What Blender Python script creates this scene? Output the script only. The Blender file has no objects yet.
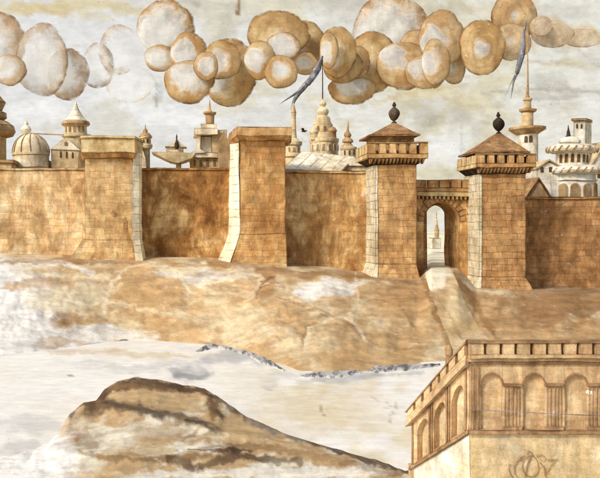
import bpy, math, random
import numpy as np
from mathutils import Vector, noise as mnoise
R = math.radians
random.seed(7)
scn = bpy.context.scene
C = scn.collection

# ------------------------------------------------------------------ camera, light, exposure
CAMZ, VX, VY, F = 4.4, 185.0, 225.0, 800.0     # eye height, vanishing point and focal length (600 px wide picture)
cd = bpy.data.cameras.new('camera'); cam = bpy.data.objects.new('camera', cd); C.objects.link(cam)
cam.location = (0, 0, CAMZ); cam.rotation_euler = (R(90), 0, 0)
cd.sensor_width = 36; cd.lens = F/600*36; cd.clip_end = 2000
cd.shift_x = (300-VX)/600; cd.shift_y = (VY-239)/600
scn.camera = cam
SUN = Vector((-0.64, -0.52, 0.62)).normalized()
w = bpy.data.worlds.new('World'); scn.world = w; w.use_nodes = True
nt = w.node_tree; sky = nt.nodes.new('ShaderNodeTexSky'); sky.sky_type = 'NISHITA'; sky.sun_disc = False
sky.sun_elevation = math.asin(SUN.z); sky.sun_rotation = math.atan2(SUN.x, SUN.y)
sky.dust_density = 3.0; sky.ozone_density = 0.4
bg = nt.nodes['Background']; nt.links.new(sky.outputs[0], bg.inputs[0]); bg.inputs[1].default_value = 0.15
ld = bpy.data.lights.new('sun', 'SUN'); lo = bpy.data.objects.new('sun', ld); C.objects.link(lo)
ld.energy = 2.7; ld.angle = R(9.0); ld.color = (1.0, 0.965, 0.915)
lo.rotation_euler = SUN.to_track_quat('Z', 'Y').to_euler()
scn.view_settings.view_transform = 'Standard'; scn.view_settings.look = 'None'
scn.view_settings.exposure = 0.0; scn.view_settings.gamma = 1.0; scn.view_settings.use_curve_mapping = False

# ------------------------------------------------------------------ helpers
def X(px, D): return (px-VX)*D/F
def Z(row, D): return CAMZ-(row-VY)*D/F
def lin(c, k=1.0, sat=0.82):
    o = []; g_ = .3*c[0]+.59*c[1]+.11*c[2]
    c = [g_+(v-g_)*sat for v in c]; q_ = min(1.0, (c[0]-c[2])/90.0); c = [c[0]*(1-.015*q_), c[1]*(1+.035*q_), c[2]*(1+.03*q_)]
    for v in c:
        v = v/255.0
        v = v/12.92 if v <= 0.04045 else ((v+0.055)/1.055)**2.4
        o.append(min(0.86, v*k))
    return tuple(o)
def sstep(a, b, x):
    t = np.clip((x-a)/(b-a), 0, 1); return t*t*(3-2*t)
def vnoise(x, y, seed):
    xi = np.floor(x).astype(np.int64); yi = np.floor(y).astype(np.int64)
    xf = x-xi; yf = y-yi; xf = xf*xf*(3-2*xf); yf = yf*yf*(3-2*yf)
    def h(a, b):
        n = (a*374761393+b*668265263+seed*1274126177) & 0x7fffffff
        n = ((n ^ (n >> 13))*1274126177) & 0x7fffffff
        return ((n ^ (n >> 16)) & 0xffff)/65535.0
    a = h(xi, yi); b = h(xi+1, yi); c = h(xi, yi+1); d = h(xi+1, yi+1)
    return (a*(1-xf)+b*xf)*(1-yf)+(c*(1-xf)+d*xf)*yf
def fbm(x, y, s, seed=1, o=5, r=0.55):
    t = 0; a = 1; n = 0
    for k in range(o):
        t = t+a*vnoise(x/s+17.3*k, y/s+9.1*k, seed+k); n += a; a *= r; s = s/2.03
    return t/n
def seg_dist(U, V, pts):
    best = np.full(U.shape, 1e9)
    for (x0, y0), (x1, y1) in zip(pts[:-1], pts[1:]):
        dx, dy = x1-x0, y1-y0; L = dx*dx+dy*dy+1e-9
        t = np.clip(((U-x0)*dx+(V-y0)*dy)/L, 0, 1)
        best = np.minimum(best, np.hypot(U-x0-t*dx, V-y0-t*dy))
    return best
def stain_field(U, V, base, blobs=(), strokes=(), seed=3):
    """Mixes washes and brush strokes of pigment over a base colour; U, V are the sheet's own coordinates."""
    col = base
    wx = (fbm(U, V, 22, seed+50)-.5)*26; wy = (fbm(U, V, 22, seed+60)-.5)*20
    wx2 = (fbm(U, V, 7, seed+70)-.5)*7; wy2 = (fbm(U, V, 7, seed+80)-.5)*7
    tex = fbm(U, V*1.6, 9, seed+90); tex2 = fbm(U, V, 34, seed+95)
    for i, (cx, cy, rx, ry, c, a) in enumerate(blobs):
        d = np.hypot((U+wx-cx)/rx, (V+wy-cy)/ry)
        m = a*(1-sstep(.55, 1.15, d+(tex-.5)*.9))
        m = (m*(.55+.9*tex2)).clip(0, 1)[..., None]
        col = col*(1-m)+np.array(lin(c))*m
    for i, (pts, wd, c, a) in enumerate(strokes):
        d = seg_dist(U+wx2, V+wy2, pts)
        m = a*(1-sstep(wd*.35, wd*1.0, d+(tex-.5)*wd*1.3))
        m = (m*(.5+1.0*tex2)).clip(0, 1)[..., None]
        col = col*(1-m)+np.array(lin(c))*m
    return col

class MB:
    def __init__(s, warp=None): s.v = []; s.f = []; s.uv = []; s.fs = []; s.warp = warp
    def pt(s, p):
        if s.warp: p = s.warp(*p)
        s.v.append(tuple(p)); return len(s.v)-1
    def quad(s, a, b, c, d, eu=True, ev=True):
        ids = [s.pt(p) for p in (a, b, c, d)]
        A, B, Cc, Dd = (Vector(s.v[i]) for i in ids)
        W = ((B-A).length+(Cc-Dd).length)/2; H = ((Dd-A).length+(Cc-B).length)/2
        s.qf(ids, W, H, 0, 0, eu, ev)
    def qf(s, ids, W, H, u0, v0, eu, ev, lath=False):
        fu, fv = (W, H)
        if not eu: u0 += 1000; fu = 5000
        if not ev: v0 += 1000; fv = 5000
        nu, nv = min(40, int(W/1.3)+1), min(40, int(H/1.3)+1)
        if lath or (nu == 1 and nv == 1):
            s.f.append(ids); s.uv.append([(u0, v0), (u0+W, v0), (u0+W, v0+H), (u0, v0+H)]); s.fs.append((fu, fv, 0)); return
        a, b, c, d = (Vector(s.v[i]) for i in ids); g = []
        for j in range(nv+1):
            for i in range(nu+1):
                if j in (0, nv) and i in (0, nu): g.append(ids[(0 if i == 0 else 1) if j == 0 else (3 if i == 0 else 2)]); continue
                p = a.lerp(b, i/nu).lerp(d.lerp(c, i/nu), j/nv); s.v.append(tuple(p)); g.append(len(s.v)-1)
        for j in range(nv):
            for i in range(nu):
                k = j*(nu+1)+i; ua, ub, va, vb = u0+W*i/nu, u0+W*(i+1)/nu, v0+H*j/nv, v0+H*(j+1)/nv
                s.f.append([g[k], g[k+1], g[k+nu+2], g[k+nu+1]]); s.uv.append([(ua, va), (ub, va), (ub, vb), (ua, vb)]); s.fs.append((fu, fv, 0))
    def ngon(s, pts):
        ids = [s.pt(p) for p in pts]
        s.f.append(ids); s.uv.append([(1000+p[0], 1000+p[2]) for p in pts]); s.fs.append((5000, 5000, 0))
    def prism(s, bot, top, cap=True):
        """bot/top: same number of points, counter-clockwise seen from above"""
        n = len(bot)
        for i in range(n):
            j = (i+1) % n; s.quad(bot[i], bot[j], top[j], top[i])
        if cap: s.ngon(list(top)); s.ngon(list(reversed(bot)))
        return s
    def box(s, x0, x1, y0, y1, z0, z1):
        b = [(x0, y0, z0), (x1, y0, z0), (x1, y1, z0), (x0, y1, z0)]
        s.prism(b, [(x, y, z1) for x, y, _ in b])
        return s
    def pbox(s, p0, p1, r0, r1, D, dep):          # p0..p1 px across, r0 top row, r1 bottom row, front at D
        return s.box(X(p0, D), X(p1, D), D, D+dep, Z(r1, D) if r1 is not None else 0.0, Z(r0, D))
    def extr(s, pts, D, dep):                     # outline (px,row) clockwise on the picture from lower left, extruded back
        P = [(X(a, D), Z(b, D)) for a, b in pts]
        ar = sum(P[i][0]*P[(i+1) % len(P)][1]-P[(i+1) % len(P)][0]*P[i][1] for i in range(len(P)))
        if ar < 0: P = P[::-1]
        s.ngon([(x, D, z) for x, z in P]); s.ngon([(x, D+dep, z) for x, z in P[::-1]])
        for i in range(len(P)):
            (x0, z0), (x1, z1) = P[i], P[(i+1) % len(P)]
            s.quad((x0, D, z0), (x0, D+dep, z0), (x1, D+dep, z1), (x1, D, z1))
        return s
    def lathe(s, cx, D, prof, n=32, rot=0.0, edges=True):   # prof (r px, row) from bottom to top
        rings = []; k = D/F; x0 = X(cx, D)
        if not edges and len(prof) > 5:           # rounder profile for bulbs
            pp = [prof[0]]+list(prof)+[prof[-1]]; out = []
            for i in range(1, len(pp)-2):
                for t in (0, .33, .67):
                    out.append(tuple(.5*(2*pp[i][c]+(pp[i+1][c]-pp[i-1][c])*t+(2*pp[i-1][c]-5*pp[i][c]+4*pp[i+1][c]-pp[i+2][c])*t*t+(3*pp[i][c]-pp[i-1][c]-3*pp[i+1][c]+pp[i+2][c])*t**3) for c in (0, 1)))
            prof = out+[prof[-1]]
        for r, row in prof:
            r = max(r, .02)*k; z = Z(row, D) if row is not None else 0.0
            rings.append([s.pt((x0+r*math.cos(rot+2*math.pi*i/n), D+r*math.sin(rot+2*math.pi*i/n), z)) for i in range(n)])
        for a in range(len(prof)-1):
            r0 = max(prof[a][0], prof[a+1][0])*k; W = 2*math.pi*r0/n
            A = Vector(s.v[rings[a][0]]); B = Vector(s.v[rings[a+1][0]]); H = (B-A).length
            for i in range(n):
                j = (i+1) % n
                s.qf([rings[a][i], rings[a][j], rings[a+1][j], rings[a+1][i]], W, H, i*W, 0, n <= 8, edges and H > 5*k, True)
        s.f.append(list(reversed(rings[0]))); s.uv.append([(1000, 1000)]*n); s.fs.append((5000, 5000, 0))
        s.f.append(list(rings[-1])); s.uv.append([(1000, 1000)]*n); s.fs.append((5000, 5000, 0))
        return s
    def tube(s, pts, r, n=8, r1=None):
        r1 = r if r1 is None else r1; rings = []
        for i, p in enumerate(pts):
            p = Vector(p); q = Vector(pts[min(i+1, len(pts)-1)])-Vector(pts[max(i-1, 0)]); q.normalize()
            u = q.cross(Vector((0, 1, 0.01))); 
            if u.length < 1e-3: u = q.cross(Vector((1, 0, 0)))
            u.normalize(); v = q.cross(u); rr = r+(r1-r)*i/(len(pts)-1)
            rings.append([s.pt(p+(u*math.cos(2*math.pi*k/n)+v*math.sin(2*math.pi*k/n))*rr) for k in range(n)])
        for a in range(len(rings)-1):
            for k in range(n):
                j = (k+1) % n; s.f.append([rings[a][k], rings[a][j], rings[a+1][j], rings[a+1][k]])
                s.uv.append([(1000, 1000)]*4); s.fs.append((5000, 5000, 0))
        for rg in (rings[0][::-1], rings[-1]):
            s.f.append(list(rg)); s.uv.append([(1000, 1000)]*n); s.fs.append((5000, 5000, 0))
        return s
    def archwall(s, x0, x1, z0, z1, y0, y1, arches, back=None, n=14):
        """wall from y0 (front) to y1 with arched openings [(ax0, ax1, zbase, zspring, zcrown)]; back = depth of a niche"""
        cur = x0
        for ax0, ax1, zb, zs, zc in arches:
            s.box(cur, ax0, y0, y1, z0, z1)
            if zb > z0+1e-4: s.box(ax0, ax1, y0, y1, z0, zb)
            cx = (ax0+ax1)/2; rx = (ax1-ax0)/2
            P = [(cx-rx*math.cos(math.pi*i/n), zs+(zc-zs)*math.sin(math.pi*i/n)) for i in range(n+1)]
            for (xa, za), (xb, zb2) in zip(P[:-1], P[1:]):
                s.quad((xa, y0, za), (xb, y0, zb2), (xb, y0, z1), (xa, y0, z1), False, False)
                s.quad((xb, y1, zb2), (xa, y1, za), (xa, y1, z1), (xb, y1, z1), False, False)
                s.quad((xa, y0, za), (xa, y1, za), (xb, y1, zb2), (xb, y0, zb2), False, False)
                s.quad((xa, y0, z1), (xb, y0, z1), (xb, y1, z1), (xa, y1, z1), False, False)
            cur = ax1
        s.box(cur, x1, y0, y1, z0, z1)
        return s
    def build(s, name, mat, parent=None, off=(0, 0, 0)):
        me = bpy.data.meshes.new(name)
        ox, oy, oz = off; vs = []
        for x, y, z in s.v:                       # nothing here was built with a ruler
            k = .0011*min(max(y, 20), 130); q = Vector((x, y, z))/(k*22)
            dq = mnoise.noise_vector(q)+.45*mnoise.noise_vector(q*2.9)
            vs.append((x+dq.x*k-ox, y+dq.y*k*.15-oy, z+dq.z*k-oz))
        me.from_pydata(vs, [], s.f)
        uvl = me.uv_layers.new(name='UVMap'); flat = []
        for u in s.uv:
            for a in u: flat += [a[0], a[1]]
        uvl.data.foreach_set('uv', flat)
        at = me.attributes.new('fs', 'FLOAT_VECTOR', 'FACE')
        at.data.foreach_set('vector', [c for f in s.fs for c in f])
        me.materials.append(mat); me.shade_smooth(); me.set_sharp_from_angle(angle=R(38)); me.update()
        o = bpy.data.objects.new(name, me); C.objects.link(o)
        if parent is not None: o.parent = parent
        else: o.location = off
        return o

class Thing:
    def __init__(s, name, label, cat, loc, group=None):
        s.e = bpy.data.objects.new(name, None); C.objects.link(s.e); s.e.location = loc; s.loc = loc
        s.e['label'] = label; s.e['category'] = cat; s.e.empty_display_size = .5
        if group: s.e['group'] = group
    def part(s, name, mb, mat, parent=None, label=None):
        o = mb.build(name, mat, parent or s.e, s.loc)
        if label: o['label'] = label
        return o
def single(name, mb, mat, label, cat, loc, group=None):
    o = mb.build(name, mat, None, loc); o['label'] = label; o['category'] = cat
    if group: o['group'] = group
    return o

# ------------------------------------------------------------------ materials
class NT:
    def __init__(s, m): m.use_nodes = True; s.t = m.node_tree; s.b = s.t.nodes['Principled BSDF']
    def n(s, typ, **k):
        q = s.t.nodes.new(typ)
        for a, v in k.items(): setattr(q, a, v)
        return q
    def l(s, a, b): s.t.links.new(a, b)
    def math(s, op, a, b=None, c=None, clamp=False):
        q = s.n('ShaderNodeMath', operation=op, use_clamp=clamp)
        for i, v in enumerate((a, b, c)):
            if v is None: continue
            if isinstance(v, (int, float)): q.inputs[i].default_value = v
            else: s.l(v, q.inputs[i])
        return q.outputs[0]
    def noise(s, vec, scale, detail=6, rough=.6, dist=0.0, col=False):
        q = s.n('ShaderNodeTexNoise'); q.inputs['Scale'].default_value = scale; q.inputs['Detail'].default_value = detail
        q.inputs['Roughness'].default_value = rough; q.inputs['Distortion'].default_value = dist
        s.l(vec, q.inputs['Vector']); return q.outputs['Color' if col else 'Fac']
    def rng(s, v, a, b, c=0.0, d=1.0):
        q = s.n('ShaderNodeMapRange', interpolation_type='SMOOTHSTEP'); s.l(v, q.inputs[0])
        for i, x in enumerate((a, b, c, d)): q.inputs[i+1].default_value = x
        return q.outputs[0]
    def mix(s, f, a, b, mode='MIX'):
        q = s.n('ShaderNodeMix', data_type='RGBA', blend_type=mode)
        for sock, v in ((q.inputs[0], f), (q.inputs[6], a), (q.inputs[7], b)):
            if isinstance(v, (int, float)): sock.default_value = v
            elif isinstance(v, tuple): sock.default_value = (*v[:3], 1)
            else: s.l(v, sock)
        return q.outputs[2]
    def vmap(s, vec, sc):
        q = s.n('ShaderNodeMapping'); q.inputs['Scale'].default_value = sc; s.l(vec, q.inputs[0]); return q.outputs[0]
PLASTER = lin((220, 215, 206))
def grain(N, pos, col, k=1.0, amt=1.0, up=True):
    """streaks, grain, worn flakes and specks every surface of the place shares"""
    st = N.noise(N.vmap(pos, (1.0, 1.0, .4) if up else (.5, 1.0, 1.0)), .8*k, 5, .65)
    st2 = N.noise(N.vmap(pos, (.35, .35, 1.6)), 1.3*k, 5, .7)
    fine = N.noise(pos, 7*k, 5, .75)
    v = N.math('MULTIPLY', N.rng(st, .3, .7, 1-.26*amt, 1+.22*amt), N.rng(st2, .3, .7, 1-.13*amt, 1+.12*amt))
    v = N.math('MULTIPLY', v, N.rng(fine, .25, .75, 1-.2*amt, 1+.18*amt))
    q = N.n('ShaderNodeVectorMath', operation='SCALE'); N.l(col, q.inputs[0]); N.l(v, q.inputs['Scale'])
    return q.outputs[0], fine
def fresco(name, light, mid, dark, ink=(70, 45, 25), brick=None, bs=.55, ew=.085, es=.6, k=1.0, flake=.35, gain=1.0, spread=.2, bvar=.2):
    m = bpy.data.materials.new(name); N = NT(m)
    pos = N.n('ShaderNodeNewGeometry').outputs['Position']
    n1 = N.math('ADD', N.math('MULTIPLY', N.noise(pos, .17*k, 8, .66, .8), .55), N.math('MULTIPLY', N.noise(N.vmap(pos, (1, 1, .5)), .62*k, 7, .72, 1.0), .45))
    sp_ = spread; spread = spread*.55
    rp = N.n('ShaderNodeValToRGB'); N.l(n1, rp.inputs[0])
    e = rp.color_ramp.elements
    e[0].position = .5-spread; e[0].color = (*lin(dark, gain), 1); e[1].position = .5+spread; e[1].color = (*lin(light, gain), 1)
    x = e.new(.5); x.color = (*lin(mid, gain), 1)
    col = rp.outputs[0]
    uv = N.n('ShaderNodeUVMap', uv_map='UVMap').outputs[0]
    dn = N.noise(pos, .55*k, 3, .5, col=True)
    dv = N.n('ShaderNodeVectorMath', operation='SUBTRACT'); N.l(dn, dv.inputs[0]); dv.inputs[1].default_value = (.5, .5, .5)
    sc = N.n('ShaderNodeVectorMath', operation='SCALE'); N.l(dv.outputs[0], sc.inputs[0])
    sc.inputs['Scale'].default_value = .42/k
    duv = N.n('ShaderNodeVectorMath', operation='ADD'); N.l(uv, duv.inputs[0]); N.l(sc.outputs[0], duv.inputs[1])
    brk = N.noise(pos, .9*k, 4, .6)
    inkc = lin(ink)
    if brick:
        b = N.n('ShaderNodeTexBrick'); N.l(duv.outputs[0], b.inputs['Vector'])
        b.inputs['Scale'].default_value = 1; b.inputs['Brick Width'].default_value = brick[0]; b.inputs['Row Height'].default_value = brick[1]
        b.inputs['Mortar Size'].default_value = brick[1]*.06; b.inputs['Mortar Smooth'].default_value = .6; b.inputs['Bias'].default_value = 0
        b.inputs['Color1'].default_value = (1+bvar, 1+bvar, 1+bvar, 1); b.inputs['Color2'].default_value = (1-bvar, 1-bvar, 1-bvar, 1)
        b.inputs['Mortar'].default_value = (1, 1, 1, 1)
        col = N.mix(.8, col, b.outputs['Color'], 'MULTIPLY')
    fl = N.rng(N.noise(pos, .75*k, 8, .7), .60, .68)
    col = N.mix(N.math('MULTIPLY', fl, flake), col, PLASTER)
    if brick:
        mm = N.math('MULTIPLY', b.outputs['Fac'], N.rng(brk, .34, .6, .12, bs))
        col = N.mix(mm, col, inkc)
    # drawn outline along the real edges of each face
    fs = N.n('ShaderNodeAttribute', attribute_name='fs').outputs['Vector']
    s1 = N.n('ShaderNodeSeparateXYZ'); N.l(fs, s1.inputs[0])
    s2 = N.n('ShaderNodeSeparateXYZ'); N.l(uv, s2.inputs[0])
    du = N.math('MINIMUM', s2.outputs[0], N.math('SUBTRACT', s1.outputs[0], s2.outputs[0]))
    dw = N.math('MINIMUM', s2.outputs[1], N.math('SUBTRACT', s1.outputs[1], s2.outputs[1]))
    d = N.math('MINIMUM', du, dw)
    d = N.math('ADD', d, N.math('MULTIPLY', N.math('SUBTRACT', N.noise(pos, 3*k, 3), .5), ew*1.1))
    em = N.rng(d, ew*.35, ew*1.15, 1, 0)
    em = N.math('MULTIPLY', em, N.rng(brk, .3, .6, es*.45, es))
    col = N.mix(em, col, inkc)
    col, fine = grain(N, pos, col, k)
    N.l(col, N.b.inputs['Base Color']); N.b.inputs['Roughness'].default_value = .95; N.b.inputs['Specular IOR Level'].default_value = .15
    bp = N.n('ShaderNodeBump'); bp.inputs['Strength'].default_value = .45; bp.inputs['Distance'].default_value = .12/k
    N.l(N.math('ADD', fine, N.math('MULTIPLY', n1, .6)), bp.inputs['Height']); N.l(bp.outputs[0], N.b.inputs['Normal'])
    return m
def sheet_mat(name, k=1.0, emit=False, bump=.35, amt=1.0):
    m = bpy.data.materials.new(name); N = NT(m)
    pos = N.n('ShaderNodeNewGeometry').outputs['Position']
    col = N.n('ShaderNodeAttribute', attribute_name='pigment').outputs['Color']
    sp = N.rng(N.noise(pos, 2.2*k, 3, .5), .70, .74)
    col = N.mix(N.math('MULTIPLY', sp, .4), col, lin((120, 95, 65)))
    fl = N.rng(N.noise(pos, .6*k, 8, .72), .60, .66)
    col = N.mix(N.math('MULTIPLY', fl, .4), col, PLASTER)
    col, fine = grain(N, pos, col, k, amt, False)
    if emit:
        N.t.nodes.remove(N.b); em = N.n('ShaderNodeEmission'); N.l(col, em.inputs[0]); em.inputs[1].default_value = 1.2
        N.l(em.outputs[0], N.t.nodes['Material Output'].inputs[0])
    else:
        N.l(col, N.b.inputs['Base Color']); N.b.inputs['Roughness'].default_value = .95; N.b.inputs['Specular IOR Level'].default_value = .15
        bp = N.n('ShaderNodeBump'); bp.inputs['Strength'].default_value = bump; bp.inputs['Distance'].default_value = .15/k
        N.l(fine, bp.inputs['Height']); N.l(bp.outputs[0], N.b.inputs['Normal'])
    return m
BR = (1.25, .78)
M = dict(
 t1=fresco('light ochre stone', (210, 170, 118), (188, 140, 86), (156, 104, 54), ink=(110, 72, 38), brick=BR, gain=1.25, bs=.5),
 t2=fresco('ochre stone', (198, 150, 92), (172, 116, 60), (146, 88, 40), ink=(92, 56, 28), brick=BR, gain=1.3, bs=.5),
 t3=fresco('brown ochre stone', (198, 150, 94), (170, 118, 66), (136, 88, 46), ink=(66, 42, 24), brick=BR, gain=1.3, bs=.6),
 t4=fresco('deep ochre stone', (186, 136, 82), (160, 108, 60), (130, 84, 44), ink=(58, 36, 20), brick=BR, gain=1.3, bs=.75),
 w1=fresco('worn ochre wall', (220, 190, 146), (196, 150, 98), (158, 110, 62), ink=(96, 60, 30), brick=(1.5, .85), gain=1.2, bs=.28, spread=.19),
 w2=fresco('rust brown wall', (206, 158, 100), (160, 104, 50), (118, 68, 26), ink=(90, 54, 24), brick=(1.5, .85), gain=1.25, bs=.14, spread=.18, flake=.3),
 w3=fresco('mottled ochre wall', (214, 170, 112), (176, 122, 66), (138, 86, 40), ink=(90, 54, 26), brick=(1.5, .85), gain=1.25, bs=.12, spread=.19, flake=.45),
 w5=fresco('dark ochre wall', (180, 128, 76), (152, 100, 54), (118, 74, 36), ink=(64, 38, 20), brick=(1.4, .8), gain=1.3, bs=.5, spread=.19),
 quoin=fresco('pale quoin stone', (226, 212, 184), (212, 192, 156), (190, 160, 114), ink=(96, 66, 38), brick=(1.5, .98), gain=1.05, bs=.8, es=.75, ew=.07, flake=.5, bvar=.08),
 quoinl=fresco('pale banded quoin', (230, 216, 190), (218, 198, 162), (204, 176, 132), ink=(150, 106, 62), brick=(40, 1.05), gain=1.2, bs=.8, ew=.06, flake=.5, bvar=.05),
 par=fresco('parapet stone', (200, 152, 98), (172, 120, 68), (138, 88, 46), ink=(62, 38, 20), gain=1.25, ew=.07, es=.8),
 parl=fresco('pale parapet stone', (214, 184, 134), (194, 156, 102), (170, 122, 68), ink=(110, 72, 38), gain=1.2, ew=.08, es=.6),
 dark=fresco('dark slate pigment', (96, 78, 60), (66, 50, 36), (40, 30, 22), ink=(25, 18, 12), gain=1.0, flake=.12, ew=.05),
 roof=fresco('brown roof tiles', (172, 124, 78), (142, 96, 56), (112, 72, 40), ink=(60, 38, 22), brick=(.9, .55), gain=1.2, bs=.5, ew=.08, es=.85),
 pale=fresco('pale painted masonry', (230, 218, 194), (218, 198, 164), (198, 168, 124), ink=(128, 88, 50), gain=1.1, ew=.10, es=.75, flake=.7),
 palet=fresco('pale tan masonry', (220, 194, 152), (202, 168, 120), (180, 140, 92), ink=(120, 78, 42), gain=1.1, ew=.10, es=.7, flake=.6),
 white=fresco('whitewashed masonry', (226, 220, 206), (212, 200, 178), (184, 160, 124), ink=(92, 66, 42), gain=1.1, ew=.09, es=.85, flake=.6),
 brown=fresco('brown wash masonry', (196, 154, 108), (170, 126, 80), (138, 96, 58), ink=(66, 42, 24), gain=1.15, ew=.09, es=.8, flake=.4),
 win=fresco('window dark', (120, 92, 62), (98, 70, 44), (76, 52, 32), ink=(50, 32, 20), gain=.9, flake=.1, ew=.05),
 winl=fresco('window wash', (176, 142, 98), (156, 118, 76), (134, 98, 60), ink=(90, 60, 34), gain=.9, flake=.2, ew=.05),
 plank=fresco('pale plank roof', (232, 222, 202), (220, 204, 176), (196, 166, 120), ink=(140, 100, 60), brick=(30, 1.6), gain=1.1, ew=.1, es=.7, bs=.9, flake=.6, bvar=.06),
 flag=fresco('slate cloth', (164, 164, 166), (124, 124, 130), (84, 86, 94), ink=(45, 45, 50), gain=.95, k=1.6, flake=.35, ew=.05),
 ink=fresco('dark ink iron', (84, 58, 38), (62, 42, 28), (44, 30, 20), gain=1.0, flake=.0),
 fg=fresco('tan palace stone', (212, 172, 126), (194, 150, 104), (168, 122, 78), ink=(130, 92, 56), gain=1.2, k=2.6, ew=.045, es=.5, flake=.45),
 fgd=fresco('brown palace stone', (188, 142, 98), (162, 116, 76), (136, 94, 58), ink=(112, 76, 46), gain=1.1, k=2.6, ew=.045, es=.5, flake=.35),
 fgp=fresco('pale palace plinth', (216, 190, 152), (204, 168, 122), (192, 156, 104), ink=(120, 80, 46), gain=1.1, k=2.0, ew=.04, es=.6, flake=.5, spread=.14),
 fgw=fresco('white palace plinth', (228, 220, 204), (218, 206, 184), (206, 182, 146), ink=(120, 84, 52), gain=1.05, k=2.0, ew=.04, es=.6, flake=.6, spread=.14),
 door=fresco('umber timber', (140, 94, 50), (114, 72, 36), (88, 54, 26), ink=(50, 30, 16), brick=(.35, 12), gain=1.2, bs=.7, ew=.06, es=.8, flake=.35),
)
skym = sheet_mat('sky plaster', k=.22, emit=True, amt=.32)
groundm = sheet_mat('earth wash', k=.9, amt=.8)
riverm = sheet_mat('pale river wash', k=1.5, bump=.3, amt=.34)
moundm = sheet_mat('umber mound wash', k=1.8, amt=.7)

def sheet(name, P, U, V, col, mat, kind='structure', closed=None):
    """P (rows, cols, 3) points, col (rows, cols, 3) pigment"""
    h, wd = U.shape; me = bpy.data.meshes.new(name)
    v = P.reshape(-1, 3); i = np.arange(h*wd).reshape(h, wd)
    f = np.stack([i[:-1, :-1], i[:-1, 1:], i[1:, 1:], i[1:, :-1]], -1).reshape(-1, 4)
    me.from_pydata([tuple(map(float, p)) for p in v], [], [list(map(int, q)) for q in f])
    at = me.attributes.new('pigment', 'FLOAT_COLOR', 'POINT')
    c4 = np.concatenate([np.clip(col.reshape(-1, 3), 0, .86), np.ones((h*wd, 1))], 1).astype(np.float32)
    at.data.foreach_set('color', c4.ravel())
    me.materials.append(mat); me.shade_smooth(); me.update()
    o = bpy.data.objects.new(name, me); C.objects.link(o)
    if kind: o['kind'] = kind
    return o
def interp(c, pts): return np.interp(c, [p[0] for p in pts], [p[1] for p in pts])

# ------------------------------------------------------------------ sky: a dome of mottled plaster white
def build_sky():
    cols = np.concatenate([np.linspace(-2200, -60, 60), np.arange(-56, 660, 2.5), np.linspace(665, 2600, 60)])
    rows = np.concatenate([np.linspace(-2600, -50, 40), np.arange(-46, 230, 2.5), np.linspace(233, 420, 10)])
    U, V = np.meshgrid(cols, rows)
    d = np.stack([(U-VX)/F, np.ones_like(U), (VY-V)/F], -1); d /= np.linalg.norm(d, axis=-1, keepdims=True)
    P = d*620; P[..., 2] += CAMZ
    n = fbm(U, V*1.3, 56, 11, 6, .68)[..., None]; n2 = fbm(U, V*1.35, 24, 21, 6, .72)[..., None]
    left = sstep(420, 40, U)[..., None]*0+(1-sstep(40, 460, U))[..., None]
    base = np.array(lin((212, 211, 209)))*left+np.array(lin((217, 212, 200)))*(1-left)
    tan = np.array(lin((208, 192, 158))); gry = np.array(lin((180, 170, 154)))
    a = sstep(.48, .62, n)*.85*(1-left*.6); base = base*(1-a)+tan*a
    a = sstep(.56, .74, n2)*.5*(1-left*.7); base = base*(1-a)+gry*a
    o1, o2, wh, g, g2 = (212, 186, 138), (204, 166, 108), (226, 224, 220), (172, 160, 142), (142, 134, 124)
    blobs = [(70, 6, 80, 9, o1, .75), (45, 8, 30, 7, o2, .5), (140, 12, 50, 6, o1, .5), (210, 5, 40, 6, g, .5), (225, 30, 14, 22, g, .6),
             (330, 4, 60, 8, g, .6), (325, 22, 8, 24, g, .45), (350, 10, 22, 16, g, .5), (110, 60, 22, 26, wh, .8), (125, 90, 30, 24, wh, .9), (180, 118, 45, 14, wh, .9), (40, 112, 40, 12, wh, .9),
             (156, 94, 6, 14, g2, .45), (147, 62, 7, 5, g2, .35), (194, 6, 5, 6, g2, .7), (152, 36, 3, 30, g, .2), (155, 8, 40, 6, g, .3),
             (440, 110, 50, 14, g, .55), (425, 122, 18, 12, g2, .3), (470, 120, 26, 16, g, .6), (560, 90, 40, 10, g, .75), (545, 78, 30, 8, g2, .35), (575, 108, 30, 8, g, .4),
             (420, 94, 50, 6, o1, .5), (330, 108, 20, 6, wh, .5), (440, 150, 25, 20, wh, .9), (475, 104, 30, 10, o1, .45), (590, 60, 30, 10, g, .4), (590, 110, 14, 22, wh, .5),
             (565, 35, 34, 14, o2, .75), (585, 38, 24, 8, o2, .6), (548, 28, 16, 14, (186, 148, 96), .55), (500, 8, 60, 8, o1, .45), (455, 8, 30, 8, g, .6), (560, 10, 40, 8, g, .4),
             (570, 64, 30, 5, o1, .6), (225, 108, 40, 6, (214, 196, 160), .35), (440, 18, 16, 10, g2, .25), (258, 112, 16, 5, g, .4), (135, 88, 4, 12, g2, .35)]
    strokes = [([(237, 1), (238, 13)], 2.2, (150, 112, 70), .9), ([(385, 100), (420, 90), (470, 84)], 3.5, o2, .5), ([(410, 68), (395, 100)], 2.0, g, .3),
               ([(395, 98), (372, 104)], 2.5, o2, .5), ([(157, 84), (155, 108)], 2.0, g2, .5), ([(480, 92), (560, 88), (600, 92)], 2.4, g, .6), ([(530, 100), (575, 96)], 3, g2, .35),
               ([(461, 125), (462, 160)], 1.6, g2, .3), ([(0, 12), (60, 6), (110, 3)], 5, o1, .5), ([(90, 15), (110, 18)], 4, o1, .6), ([(520, 62), (600, 66)], 1.8, g, .5)]
    blobs = [b[:5]+(b[5]*(.6 if b[4] in (g, g2) else .9),) for b in blobs]
    col = stain_field(U, V, base, blobs, strokes, 5)
    sheet('sky', P, U, V, col, skym)
build_sky()

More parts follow.
